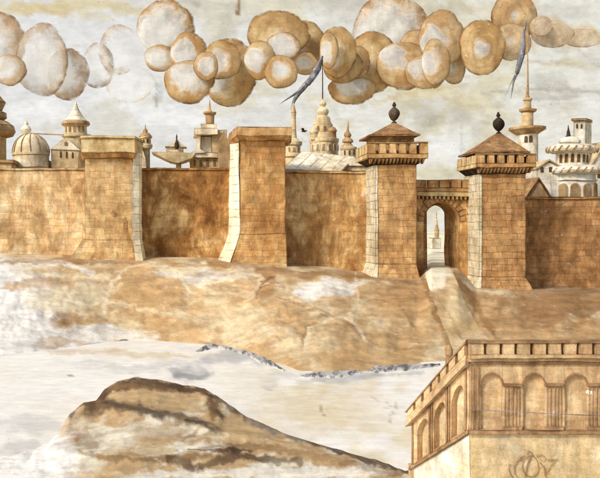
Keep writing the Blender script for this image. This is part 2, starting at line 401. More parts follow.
# ------------------------------------------------------------------ terrain
RZ = -8.0                                                     # river level
BASE = [(-400, 254), (0, 254), (140, 257), (235, 259), (330, 268), (372, 275), (418, 277), (431, 268), (458, 269), (476, 286), (545, 289), (900, 292)]
BANK = [(-600, 372), (-100, 366), (0, 356), (40, 352), (90, 344), (140, 339), (195, 344), (235, 346), (262, 358), (285, 369), (310, 376), (350, 374), (405, 366), (440, 361), (500, 356), (900, 350)]
def hbump(U, V):
    z = 1.5*np.exp(-((U-150)/34)**2-((V-288)/20)**2)
    z = z+1.3*np.exp(-((U-338)/32)**2-((V-342)/18)**2)+.8*np.exp(-((U-270)/26)**2-((V-300)/20)**2)
    z = z+.8*np.exp(-((U-60)/30)**2-((V-300)/16)**2)+.7*np.exp(-((U-400)/30)**2-((V-310)/16)**2)
    return z*.8+(fbm(U, V, 16, 31)-.5)*1.5
_bx = np.arange(-1600, 1700.); _k = np.exp(-(np.arange(-60, 61)/26.)**2); _k /= _k.sum()
_bs = np.convolve(np.interp(_bx, [p[0] for p in BANK], [p[1] for p in BANK]), _k, 'same'); _bs[:80] = 372; _bs[-80:] = 350
def slope_point(U, T):
    """T 0 at the foot of the city wall, 1 at the river bank"""
    y0 = interp(U, BASE); y1 = np.interp(U, _bx, _bs)*(1-T**6)+interp(U, BANK)*T**6+(fbm(U, U*0, 18, 77)-.5)*5*np.clip((T-.85)/.15, 0, 1)**2
    V = y0+(y1-y0)*T
    Db = 12.4*F/(np.interp(U, _bx, _bs)-VY)                                       # the bank lies on the river plane
    s = np.where(T < .05, T/.05*.21, .21+.79*((T-.05)/.95))
    D = 102.5+(Db-102.5)*s
    z = CAMZ-(V-VY)*D/F
    env = np.clip(T*5, 0, 1)*np.clip((1-T)*4, 0, 1)
    z = z+hbump(U, V)*env*.45
    return np.stack([(U-VX)*D/F, D, z], -1), V
def build_ground():
    cols = np.concatenate([np.linspace(-900, -62, 40), np.arange(-60, 662, 1.5), np.linspace(665, 1500, 40)])
    T = np.concatenate([np.linspace(0, .06, 14), np.linspace(.068, 1, 120)])
    U, TT = np.meshgrid(cols, T); P, V = slope_point(U, TT)
    # town ground behind, level with the foot of the wall, out to the horizon
    back = []
    for D in (900, 300, 112, 108, 104):
        q = P[0].copy(); q[:, 0] *= D/102.5; q[:, 1] = D; q[:, 2] = P[0][:, 2] if D < 113 else 0.0; back.append(q)
    front = P[-1].copy(); front[:, 2] = RZ-1.2; front[:, 1] -= .6
    U2 = np.concatenate([U[:5], U, U[-1:]]); V2 = np.concatenate([V[:1]-np.array([[9], [8], [7], [3], [2]]), V, V[-1:]+2])
    PP = np.concatenate([np.stack(back), P, front[None]])
    n = fbm(U2, V2*1.8, 46, 41, 6, .6)[..., None]; n2 = fbm(U2, V2*2.0, 18, 44, 5, .6)[..., None]
    ochre = np.array(lin((194, 148, 98))); light = np.array(lin((212, 182, 140))); dk = np.array(lin((174, 126, 78)))
    a = sstep(.42, .62, n); base = ochre*(1-a)+light*a
    a = sstep(.5, .68, n2)*.6; base = base*(1-a)+dk*a
    W, L, O, B, U3 = (218, 209, 196), (214, 188, 148), (186, 136, 84), (154, 104, 58), (138, 90, 48)
    blobs = [(0, 320, 76, 70, (222, 217, 209), 1), (20, 350, 110, 24, (222, 217, 209), 1), (-30, 290, 60, 60, (222, 217, 209), 1), (30, 265, 26, 10, L, .7), (60, 300, 40, 12, L, .6), (100, 336, 60, 10, W, .7),
             (70, 320, 14, 14, B, .7), (60, 345, 26, 5, O, .6), (40, 284, 40, 7, O, .7), (150, 296, 34, 24, O, .65), (110, 268, 70, 6, O, .7), (200, 276, 60, 9, W, .75), (185, 268, 40, 6, L, .8),
             (318, 291, 34, 10, W, 1.0), (340, 284, 26, 5, W, .8), (250, 300, 30, 30, O, .6), (262, 288, 12, 22, B, .5), (300, 322, 30, 14, O, .6), (340, 345, 34, 20, O, .75), (345, 335, 22, 12, B, .35),
             (405, 300, 34, 26, O, .8), (410, 292, 26, 16, B, .55), (400, 340, 30, 16, O, .6), (300, 274, 120, 5, B, .55), (560, 300, 70, 24, U3, .75), (520, 320, 50, 14, B, .6), (600, 330, 70, 16, B, .5),
             (440, 300, 10, 30, O, .5), (230, 318, 50, 10, L, .5), (300, 350, 40, 10, L, .5), (560, 334, 60, 6, O, .5), (250, 262, 100, 4, B, .5), (60, 258, 60, 4, B, .5)]
    cr = (218, 196, 160)
    strokes = [([(104, 312), (112, 282), (132, 266), (158, 262), (180, 274), (190, 292)], 2.6, cr, .8), ([(0, 268), (60, 262), (92, 272)], 3.5, W, .8),
               ([(200, 285), (240, 276), (258, 276)], 3, cr, .8), ([(222, 340), (250, 300), (262, 278)], 3, L, .5), ([(305, 350), (310, 330), (330, 318), (352, 322), (372, 352)], 2.2, cr, .65),
               ([(276, 300), (320, 308), (350, 328), (372, 352)], 1.8, B, .6), ([(255, 300), (262, 282), (274, 276)], 2.4, U3, .7), ([(302, 346), (306, 328), (322, 316), (345, 314)], 1.6, B, .6),
               ([(356, 270), (358, 320)], 1.5, cr, .5), ([(384, 300), (404, 312), (420, 332)], 2, B, .5), ([(422, 276), (438, 318), (452, 352)], 4, B, .9), ([(456, 276), (476, 306), (500, 345)], 5, B, .9), ([(470, 296), (520, 300), (600, 302)], 6, B, .5),
               ([(50, 300), (80, 296), (120, 306), (200, 322)], 2.4, L, .5), ([(100, 352), (140, 349), (200, 352)], 2.5, (186, 140, 90), .6), ([(116, 341), (136, 343)], 1.4, (90, 70, 50), .8),
               ([(0, 262), (120, 262), (240, 266), (330, 274), (420, 284)], 2.4, U3, .45), ([(20, 256), (60, 255)], 3, L, .6), ([(130, 348), (134, 346), (144, 346)], 1.6, (90, 75, 60), .6)]
    col = stain_field(U2, V2, base, blobs, strokes, 9)
    town = np.array(lin((230, 214, 186))); col[:3] = town; col[3] = col[4] = col[5]
    sheet('ground', PP, U2, V2, col, groundm)
build_ground()
def build_river():
    cols = np.concatenate([np.linspace(-3000, -62, 30), np.arange(-60, 662, 3.0), np.linspace(665, 3800, 30)])
    rows = np.concatenate([np.arange(318, 490, 1.8), np.geomspace(492, 4000, 16)])
    U, V = np.meshgrid(cols, rows)
    D = (CAMZ-RZ)*F/(V-VY); P = np.stack([(U-VX)*D/F, D, np.full_like(D, RZ)], -1)
    n = fbm(U, V*2.2, 60, 51, 6, .6)[..., None]; base = np.array(lin((226, 221, 213)))*(1-n*0)
    tn = np.array(lin((216, 198, 166))); r = sstep(200, 330, U)[..., None]; a = sstep(.42, .62, n)*(.2+.75*r); base = base*(1-a)+tn*a
    G, G2, T_ = (160, 160, 162), (104, 106, 110), (206, 178, 136)
    blobs = [(235, 358, 40, 8, G, .7), (190, 374, 18, 8, G, .75), (275, 376, 24, 8, G, .35), (268, 388, 10, 5, G, .5), (345, 390, 50, 14, T_, .45), (40, 425, 40, 8, G, .35),
             (20, 445, 20, 8, G, .4), (10, 460, 30, 12, G, .3), (330, 410, 70, 22, T_, .4), (290, 430, 50, 10, T_, .35), (120, 366, 60, 5, G, .3), (180, 362, 40, 6, G, .3), (390, 420, 20, 20, (222, 214, 200), .6), (150, 352, 60, 4, T_, .6), (60, 372, 70, 8, (220, 216, 208), .5), (340, 378, 50, 6, G, .5)]
    sc = (168, 140, 112)
    strokes = [([(322, 405), (325, 415)], 1.6, (140, 100, 66), .8), ([(382, 408), (396, 405)], .9, sc, .6), ([(392, 398), (388, 425)], .8, sc, .7), ([(396, 400), (389, 424)], .8, sc, .7), ([(370, 396), (386, 402)], .8, sc, .5),
               ([(265, 388), (290, 391)], .9, sc, .4), ([(68, 375), (72, 376)], 1.6, (120, 96, 72), .7), ([(300, 382), (420, 372)], 3, G, .45), ([(176, 376), (200, 378), (214, 372)], 4, G2, .5),
               ([(30, 344), (50, 352), (80, 352), (116, 350)], 3, (190, 150, 104), .5)]
    col = stain_field(U, V, base, blobs, strokes, 13)
    sheet('river', P, U, V, col, riverm)
build_river()
def build_bank_shading(name, line, hw, seed):
    """low slate-coloured mud bank lying along the water's edge"""
    m = 160; xs = np.linspace(line[0][0], line[-1][0], m); ys = np.interp(xs, [p[0] for p in line], [p[1] for p in line])
    k = 11; P = np.zeros((k, m, 3)); U = np.zeros((k, m)); V = np.zeros((k, m))
    t = np.linspace(0, 1, m); wd = hw*np.sin(np.pi*np.clip(t, .0, 1))**.45*(.35+1.2*fbm(xs, xs*0, 14, seed))
    for j in range(k):
        s = j/(k-1)*2-1
        row = ys+s*wd+(fbm(xs, xs*0+j*9, 6, seed+5)-.5)*1.6
        D = (CAMZ-RZ)*F/(row-VY)
        P[j, :, 0] = (xs-VX)*D/F; P[j, :, 1] = D; P[j, :, 2] = RZ+.02+(.10*(1-s*s))*(.3+fbm(xs, xs*0+j*5, 8, seed+9)) - .06*(abs(s) > .99)
        U[j] = xs; V[j] = row
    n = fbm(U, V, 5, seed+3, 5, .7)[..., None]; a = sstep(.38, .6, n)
    col = np.array(lin((98, 100, 108)))*(1-a)+np.array(lin((182, 178, 172)))*a  # slate tones stand for shade at the foot of the bank
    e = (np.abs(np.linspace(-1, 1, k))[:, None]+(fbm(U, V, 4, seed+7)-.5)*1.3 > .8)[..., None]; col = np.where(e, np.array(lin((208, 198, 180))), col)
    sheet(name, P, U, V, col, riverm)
build_bank_shading('bank_shading', [(196, 352), (212, 345), (232, 346), (250, 353), (268, 362), (284, 371)], 5.2, 61)
build_bank_shading('bank_shading', [(300, 377), (318, 375), (345, 374), (372, 369), (400, 368), (440, 365)], 4.4, 71)
def build_mound():
    RIDGE = [(-80, 462), (-20, 459), (30, 454), (48, 443), (60, 430), (69, 415), (84, 403), (96, 401), (104, 390), (118, 381), (138, 377), (165, 381), (188, 386), (205, 388), (212, 394), (226, 402), (246, 416), (290, 436), (340, 453), (400, 470), (440, 478), (520, 486)]
    RD = [(-80, 41.6), (0, 42.6), (30, 43), (48, 45), (62, 47.5), (72, 51), (110, 55.5), (165, 56), (200, 55), (226, 51.5), (246, 49), (290, 44.8), (340, 42.2), (410, 39.9), (520, 38)]
    cols = np.arange(-80, 440, 1.3); T = np.linspace(0, 1, 120); U, TT = np.meshgrid(cols, T)
    top = interp(U, RIDGE)+(fbm(U, U*0, 12, 85)-.5)*3*np.clip(1-TT*5, 0, 1); d0 = interp(U, RD)
    gx = np.arange(-160, 600.); kk = np.exp(-(np.arange(-50, 51)/19.)**2); kk /= kk.sum()
    sm = lambda t: np.interp(U, gx[50:-50], np.convolve(interp(gx, t), kk, 'valid'))
    d0 = sm(RD); tf = sstep(0, .3, TT); top = top*(1-tf)+sm(RIDGE)*tf
    bot = np.full_like(top, 500.0); V = top+(bot-top)*TT; D = 1/(1/d0+(1/36.2-1/d0)*TT)
    z = CAMZ-(V-VY)*D/F
    # overlapping rocky folds
    for pts, a, wd in (([(75, 405), (110, 410), (150, 418), (190, 424), (215, 432)], .45, 6), ([(100, 392), (130, 384), (170, 390), (205, 396)], .35, 5),
                       ([(50, 450), (90, 456), (140, 462), (230, 452)], .35, 6), ([(205, 440), (240, 436), (300, 452), (360, 466)], .3, 6), ([(206, 385), (212, 410), (218, 420)], .4, 6)):
        d = seg_dist(U, V, pts); z = z+.55*a*np.exp(-(d/wd)**2)*np.clip(TT*6, 0, 1)
    z = z+(fbm(U, V, 12, 88)-.5)*.12*np.clip(TT*8, 0, 1)
    z = np.maximum(z, RZ-.6)
    P = np.stack([(U-VX)*D/F, D, z], -1)
    bk = P[0].copy(); bk[:, 1] += 4; bk[:, 2] = RZ-.3; fr = P[-1].copy(); fr[:, 1] -= 1; fr[:, 2] = RZ-1
    P = np.concatenate([bk[None], P, fr[None]]); U = np.concatenate([U[:1], U, U[-1:]]); V = np.concatenate([V[:1], V, V[-1:]])
    n = fbm(U, V*2, 30, 91, 6, .62)[..., None]
    base = np.array(lin((204, 188, 160))); t = np.array(lin((178, 138, 94))); a = sstep(.34, .54, n); base = base*(1-a)+t*a
    W, G, T1, B1, B2, K = (214, 202, 182), (160, 156, 148), (186, 146, 98), (124, 86, 52), (84, 58, 38), (68, 50, 36)
    blobs = [(0, 440, 74, 60, (226, 221, 213), 1), (20, 470, 70, 30, (226, 221, 213), 1), (44, 462, 40, 30, (218, 210, 196), .8), (300, 474, 120, 8, (220, 212, 198), .9), (150, 474, 60, 5, (216, 206, 188), .7), (20, 470, 50, 16, (236, 228, 212), .95), (34, 448, 30, 10, G, .5), (110, 440, 30, 14, W, .5), (86, 412, 22, 12, T1, .9), (90, 412, 14, 8, B1, .6), (140, 396, 50, 12, T1, .9), (190, 404, 24, 12, T1, .8), (88, 438, 18, 10, B1, .7),
             (150, 450, 30, 10, T1, .6), (235, 425, 26, 18, T1, .95), (215, 410, 12, 16, B1, .8), (270, 448, 40, 10, T1, .85), (210, 462, 60, 8, T1, .7), (196, 447, 26, 7, W, .95), (250, 474, 120, 6, W, .7), (330, 460, 40, 6, T1, .7),
             (60, 478, 60, 8, T1, .35), (100, 474, 40, 8, T1, .6), (150, 432, 50, 6, W, .35)]
    strokes = [([(96, 402), (104, 393), (120, 386), (142, 382), (168, 386), (196, 392), (206, 394)], 6.5, B2, .95), ([(112, 388), (140, 386), (175, 392)], 3.5, B1, .7),
               ([(70, 414), (78, 406), (92, 403), (104, 405)], 4, B1, .9), ([(92, 410), (114, 406), (140, 410), (170, 416), (196, 424), (214, 432)], 8.5, B2, .75), ([(104, 404), (128, 408), (160, 418)], 4.5, K, .4),
               ([(186, 424), (202, 428), (214, 434)], 3, K, .9), ([(206, 382), (211, 400), (214, 422)], 5, B1, .9), ([(212, 414), (222, 418)], 6, B2, .8), ([(214, 396), (236, 410), (262, 424), (300, 438), (350, 454), (408, 471)], 5.0, B2, .7),
               ([(262, 424), (310, 442), (360, 458), (410, 472)], 5, B2, .75), ([(250, 418), (270, 428), (300, 440)], 6, (130, 118, 104), .6), ([(50, 452), (84, 456), (120, 462), (160, 462), (210, 458)], 3, B1, .7), ([(170, 462), (196, 468), (240, 456), (300, 462)], 5, B2, .75), ([(184, 440), (196, 434), (204, 430)], 3, B1, .7),
               ([(188, 452), (214, 454), (250, 450)], 2.6, B2, .8), ([(45, 456), (62, 468)], 3.5, G, .6), ([(200, 450), (260, 446), (330, 462), (400, 474)], 4, B1, .6), ([(176, 455), (181, 453)], 1.6, (240, 240, 238), 1)]
    col = stain_field(U, V, base, blobs, strokes, 17)
    fd = (1-sstep(40, 84, U+(fbm(U, V, 18, 99)-.5)*50+(V-440)*-.15))[..., None]*.95; col = col*(1-fd)+np.array(lin((226, 221, 213)))*fd
    sheet('hill', P, U, V, col, moundm)
build_mound()
def build_path():
    T = np.linspace(0.0, .93, 70); K = np.linspace(0, 1, 26); U = np.zeros((70, 26)); 
    for i, t in enumerate(T):
        l = 424+(456-424)*t**1.1; r = 450+(500-450)*t
        U[i] = l+(r-l)*K
    U = U+(fbm(U*0+T[:, None]*90, U*.02, 9, 3)-.5)*2.5
    P, V = slope_point(U, np.repeat(T[:, None], 26, 1)); P[..., 2] += .05
    ed = P[:, :1].copy(); ed[..., 2] -= .3; ed[..., 0] -= .1; ed2 = P[:, -1:].copy(); ed2[..., 2] -= .3; ed2[..., 0] += .1
    # carry the path back through the gate passage
    q = P[0].copy(); q[:, 1] = 116; q[:, 0] *= 116/102.5
    P = np.concatenate([q[None], P]); U = np.concatenate([U[:1], U]); V = np.concatenate([V[:1]-6, V])
    n = fbm(U, V, 22, 95, 5)[..., None]; a = sstep(.42, .6, n)
    col = np.array(lin((216, 178, 130)))*(1-a)+np.array(lin((196, 152, 102)))*a
    col = stain_field(U, V, col, [(436, 276, 16, 16, (234, 220, 190), .9), (470, 330, 22, 10, (190, 144, 88), .6)], [([(432, 285), (462, 340)], 1.5, (160, 112, 66), .4)], 19)
    sheet('path', P, U, V, col, groundm)
build_path()

# ------------------------------------------------------------------ walls and towers
def plan(pts): return [(X(p, D), D) for p, D in pts]
def tier(pl0, z0, pl1, z1, mb=None):
    mb = mb or MB(); mb.prism([(x, y, z0) for x, y in pl0], [(x, y, z1) for x, y in pl1]); return mb
def g_at(px): return Z(float(interp(px, BASE)), 102.5)
def city_wall(label, p0, p1, top, mat, D=105.0, th=3.0, cap=None):
    b = min(g_at(p0), g_at(p1))-1.2
    t = Thing('city_wall', label, 'wall', (X((p0+p1)/2, D), D, b), 'stretches of the city wall')
    t.part('masonry', MB().box(X(p0, D), X(p1, D), D, D+th, b, Z(top+2.2, D)), mat)
    t.part('coping', MB().box(X(p0, D), X(p1, D), D-.16, D+th+.1, Z(top+2.2, D), Z(top, D)), cap or mat)
    return t
city_wall('pale worn ochre wall stretch at the far left, below the ribbed dome', -140, 88, 168, M['w1'])
city_wall('rust brown wall stretch between the two flat topped towers', 138, 232, 168, M['w2'])
city_wall('mottled ochre wall stretch below the pale plank roof', 284, 372, 171, M['w3'])
city_wall('dark brick wall stretch at the right, below the round tiered rotunda', 522, 760, 197, M['w5'])

# tower 1: flat slab top, pale banded quoin on its right corner
def tower_one():
    D = 100.0; b = g_at(110)-1.5
    t = Thing('wall_tower', 'light ochre square tower with flat slab top and worn patch, leftmost of the wall towers', 'tower', (X(110, D), D, b), 'towers of the city wall')
    pl = plan([(85, D), (132.6, D), (132.6, 106), (85, 106)]); zb = Z(240, D)
    t.part('shaft', tier(pl, zb, pl, Z(158, D)), M['t1'])
    fl = plan([(62, 98.9), (136, 98.9), (136, 106), (66, 106)])
    t.part('battered_base', tier(fl, b, plan([(83, D), (132.6, D), (132.6, 106), (83, 106)]), zb), M['t1'])
    q = plan([(133, D), (139.6, 100.4), (142, 101.6), (142, 106), (133, 106)])
    t.part('quoin', tier(q, zb, q, Z(152, D)), M['quoinl'], label='pale banded corner stones')
    qf = plan([(136, 98.85), (145, 99.3), (148, 101), (148, 106), (136, 106)])
    t.part('quoin', tier(qf, b, q, zb), M['quoinl'], label='pale flared corner footing')
    s0 = plan([(84, 99.4), (134, 99.4), (136, 106.4), (84, 106.4)]); s1 = plan([(81, 98.9), (135, 98.9), (142.5, 104), (142.5, 107), (81, 107)])
    t.part('corbel_band', tier(plan([(84, 99.6), (134, 99.6), (141, 103), (141, 106.4), (84, 106.4)]), Z(158, D), s1, Z(153, D)), M['t2'])
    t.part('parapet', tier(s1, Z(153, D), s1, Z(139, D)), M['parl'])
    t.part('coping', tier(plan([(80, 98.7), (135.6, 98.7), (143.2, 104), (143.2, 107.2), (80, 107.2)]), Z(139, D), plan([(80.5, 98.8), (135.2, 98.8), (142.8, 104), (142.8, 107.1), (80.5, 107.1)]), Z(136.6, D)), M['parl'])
    # broken hole and worn slit
    t.part('broken_hole', MB().extr([(110, 213), (113, 210), (117, 213), (116, 217), (112, 216)], D-.05, .15), M['t4'])
    t.part('slit', MB().extr([(123.5, 231), (123, 219), (126, 217), (127.5, 222), (127, 232)], D-.05, .2), M['t4'])
tower_one()
def tower_two():
    D = 100.0; b = g_at(255)-1.5
    t = Thing('wall_tower', 'ochre square tower with thin flat slab top and flared pale left corner', 'tower', (X(260, D), D, b), 'towers of the city wall')
    pl = plan([(238, D), (285.4, D), (285.4, 106), (229, 106)]); zb = Z(234, D)
    t.part('shaft', tier(plan([(240, D), (285.4, D), (285.4, 106), (240, 106)]), zb, plan([(240, D), (285.4, D), (285.4, 106), (240, 106)]), Z(137, D)), M['t2'])
    q = plan([(228.5, 101.8), (239.6, D-.05), (239.6, 106), (228.5, 106)])
    t.part('quoin', tier(q, zb, plan([(230, 101.8), (238.6, D-.05), (239.6, 106), (230, 106)]), Z(143, D)), M['quoinl'], label='pale banded corner stones')
    qf = plan([(213.5, 101.0), (226.5, 98.6), (240, 106), (213.5, 106)])
    t.part('quoin', tier(qf, b, q, zb), M['quoinl'], label='pale flared corner footing')
    fl = plan([(226.4, 98.75), (288, 98.75), (288, 106), (226.4, 106)])
    t.part('battered_base', tier(fl, b, plan([(239.4, D+.02), (285.4, D+.02), (285.4, 106), (239.4, 106)]), zb), M['t2'])
    s1 = plan([(237, 98.8), (291.5, 98.8), (291.5, 107), (229, 107)])
    t.part('corbel_band', tier(plan([(240, 99.7), (288, 99.7), (288, 106.4), (231, 106.4)]), Z(141, D), s1, Z(137, D)), M['t2'])
    t.part('parapet', tier(s1, Z(137, D), s1, Z(128, D)), M['par'])
tower_two()

def merlons(mb, x0, x1, y0, y1, z0, z1, n, gap):
    """row of n blocks along x with narrow slits"""
    w_ = (x1-x0)/n
    for i in range(n): mb.box(x0+w_*i+(gap/2 if i else 0), x0+w_*(i+1)-(gap/2 if i < n-1 else 0), y0, y1, z0, z1)
def merlons_y(mb, x0, x1, y0, y1, z0, z1, n, gap):
    w_ = (y1-y0)/n
    for i in range(n): mb.box(x0, x1, y0+w_*i+(gap/2 if i else 0), y0+w_*(i+1)-(gap/2 if i < n-1 else 0), z0, z1)
def roofed_tower(label, bx0, bx1, foot, footrow, px0, px1, prow, drum, eave, apex, fin, mat, D=100.0, dep=5.6):
    b = g_at((bx0+bx1)/2)-1.6
    t = Thing('wall_tower', label, 'tower', (X((bx0+bx1)/2, D), D, b), 'towers of the city wall')
    x0, x1 = X(bx0, D), X(bx1, D); pt_, pm, pb = prow              # parapet top, low wall top, bottom rows
    zf = Z(footrow, D); S = D/F
    t.part('shaft', MB().box(x0, x1, D, D+dep, zf, Z(pb+5, D)), mat)
    qw = .35
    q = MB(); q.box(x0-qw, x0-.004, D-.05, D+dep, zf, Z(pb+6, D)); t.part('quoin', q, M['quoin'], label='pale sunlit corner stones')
    fx0, fx1, fr = foot
    t.part('battered_base', tier([(X(fx0, D)+.3, D-1.6), (X(fx1, D), D-1.6), (X(fx1, D), D+dep), (X(fx0, D)+.3, D+dep)], b, [(x0, D), (x1, D), (x1, D+dep), (x0, D+dep)], zf), mat)
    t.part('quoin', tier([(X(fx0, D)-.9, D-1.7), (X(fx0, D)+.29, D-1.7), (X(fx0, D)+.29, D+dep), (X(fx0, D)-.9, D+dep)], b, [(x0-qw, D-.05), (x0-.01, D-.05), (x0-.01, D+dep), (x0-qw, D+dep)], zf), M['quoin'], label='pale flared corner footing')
    # machicolation: flared dark corbels under an overhanging parapet
    a0, a1 = X(px0, D-1), X(px1, D-1); yb = D+dep+.6
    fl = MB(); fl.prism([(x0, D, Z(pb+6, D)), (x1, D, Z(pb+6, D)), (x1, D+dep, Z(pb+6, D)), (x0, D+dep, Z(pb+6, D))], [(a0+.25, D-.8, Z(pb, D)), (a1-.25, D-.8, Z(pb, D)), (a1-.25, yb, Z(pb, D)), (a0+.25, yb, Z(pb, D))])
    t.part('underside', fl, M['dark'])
    cb = MB(); n = 15
    for i in range(n):
        c = a0+.3+(a1-a0-.6)*(i+.5)/n; k = .13
        cb.prism([(c-k*.4, D-.5, Z(pb+5, D)), (c+k*.4, D-.5, Z(pb+5, D)), (c+k*.4, D+.2, Z(pb+5, D)), (c-k*.4, D+.2, Z(pb+5, D))],
                 [(c-k*1.5, D-.98, Z(pb+.2, D)), (c+k*1.5, D-.98, Z(pb+.2, D)), (c+k*1.5, D+.2, Z(pb+.2, D)), (c-k*1.5, D+.2, Z(pb+.2, D))])
    t.part('corbels', cb, M['par'])
    zl, zt, z0 = Z(pm, D), Z(pt_, D), Z(pb, D)
    pr = MB(); pr.box(a0, a1, D-1, D-.5, z0, zl); merlons(pr, a0, a1, D-1, D-.5, zl+.003, zt, 6, .42)
    t.part('parapet', pr, M['par'])
    ps = MB(); ps.box(a0-.002, a0+.45, D-.497, yb, z0+.002, zl-.003); merlons_y(ps, a0-.002, a0+.45, D-.497, yb, zl, zt-.004, 4, .34)  # left side takes a paler stone, sunlight put into its colour
    t.part('parapet', ps, M['parl'], label='side parapet coloured paler as if sunlit')
    t.part('parapet', MB().box(a1-.45, a1+.002, D-.497, yb, z0+.002, zt-.004), M['par'])
    t.part('coping', MB().box(a0-.05, a1+.05, D-1.06, D-.44, zt+.002, zt+.16), M['par'])
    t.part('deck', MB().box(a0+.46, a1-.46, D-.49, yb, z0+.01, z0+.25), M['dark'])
    d0, d1, dr0, dr1 = drum
    t.part('attic', MB().box(X(d0, D), X(d1, D), D+.35, D+dep-.4, z0+.26, Z(dr0, D)), M['roof'] if dr0 > 140 else mat)
    e0, e1, er = eave; ax, ar = apex; Ym = D+dep/2
    ex0, ex1 = X(e0, D), X(e1, D); Za = Z(ar, Ym); Ze = Z(er, D); AX = X(ax, Ym)
    r = MB(); B = [(ex0, D-.5, Ze), (ex1, D-.5, Ze), (ex1, D+dep+.3, Ze), (ex0, D+dep+.3, Ze)]
    B2 = [(x, y, z-.22) for x, y, z in B]; r.prism(B2, B)
    tip = .12
    A = [(AX-tip, Ym-tip, Za), (AX+tip, Ym-tip, Za), (AX+tip, Ym+tip, Za), (AX-tip, Ym+tip, Za)]
    B3 = [(x*(1-.06)+AX*.06, y, z+.004) for x, y, z in B]; r.prism(B3, A)
    ro = t.part('roof', r, M['roof'])
    fm = MB().lathe(ax, Ym, fin, 20, edges=False); t.part('finial', fm, M['dark'], ro)
    return t
roofed_tower('brown square tower left of the gate with small hipped roof on a wide eave', 378, 416.5, (372, 420, 0), 264, 368, 428.5, (144, 154.5, 159), (376, 415, 134, 0), (369, 419.5, 134.5), (394, 123),
             [(1.6, 126), (2.6, 123), (1.0, 121.5), (3.2, 119.5), (5.2, 115), (5.0, 111.5), (2.8, 108.5), (1.1, 107), (2.0, 105.2), (.5, 102)], M['t3'])
roofed_tower('deep ochre brick tower right of the gate with broad pyramid roof and ball finial', 482, 525.5, (474, 536, 0), 277, 477, 536, (155.5, 164, 168), (480, 524, 151, 0), (474, 529, 151.5), (498.5, 132.5),
             [(1.6, 135), (2.4, 133), (.9, 131.5), (3.0, 129.5), (5.4, 126), (5.2, 122), (2.6, 119), (1.0, 117.5), (2.2, 116), (.5, 112)], M['t4'])

def gate():
    D = 104.0; b = g_at(445)-1.3
    t = Thing('gatehouse', 'arched city gate with crenellated parapet between the two roofed towers', 'gate', (X(445, D), D, b))
    x0, x1 = X(415, D), X(484, D)
    wall = MB().archwall(x0, x1, b, Z(199, D), D, D+3.4, [(X(424, D), X(459, D), b, Z(222, D), Z(202, D))], n=18)
    t.part('wall', wall, M['w3'])
    bw = MB().archwall(x0, x1, b, Z(199, D), D+3.41, D+5.4, [(X(427, D+3.4), X(449, D+3.4), b, Z(214, D+3.4), Z(205, D+3.4))], n=14)
    t.part('inner_wall', bw, M['t4'])
    # radiating voussoirs around the outer arch
    v = MB(); cx, cz = X(441.5, D), Z(222, D); rx, rz = (X(459, D)-X(424, D))/2, Z(202, D)-Z(222, D)
    for i in range(13):
        a0 = math.pi*(i+.06)/13; a1 = math.pi*(i+.94)/13
        def p(a, k, y): return (cx-(rx+k)*math.cos(a), y, cz+(rz+k)*math.sin(a))
        o = .85+.35*(i % 2)
        F_ = [p(a0, .03, D-.12), p(a1, .03, D-.12), p(a1, o, D-.12), p(a0, o, D-.12)]
        Bk = [(x, D+.1, z) for x, _, z in F_]
        v.quad(*F_); 
        for j in range(4): v.quad(F_[j], Bk[j], Bk[(j+1) % 4], F_[(j+1) % 4])
    t.part('voussoirs', v, M['w5'])
    t.part('corbel_band', MB().box(x0, x1, D-.25, D+3.4, Z(199, D)+.002, Z(196.5, D)), M['dark'])
    cb = MB()
    for i in range(16):
        c = x0+(x1-x0)*(i+.5)/16; cb.box(c-.16, c+.16, D-.5, D-.26, Z(199.5, D), Z(194.6, D))
    t.part('corbels', cb, M['par'])
    cp = MB(); cp.box(x0, x1, D-.55, D+3.4, Z(196.4, D), Z(192, D)); t.part('string_course', cp, M['parl'])
    pr = MB(); pr.box(x0, x1, D-.4, D+.2, Z(191.9, D), Z(188, D)); merlons(pr, x0+.002, x1-.002, D-.4, D+.2, Z(187.9, D), Z(179.6, D), 6, .2)
    t.part('parapet', pr, M['par'])
gate()

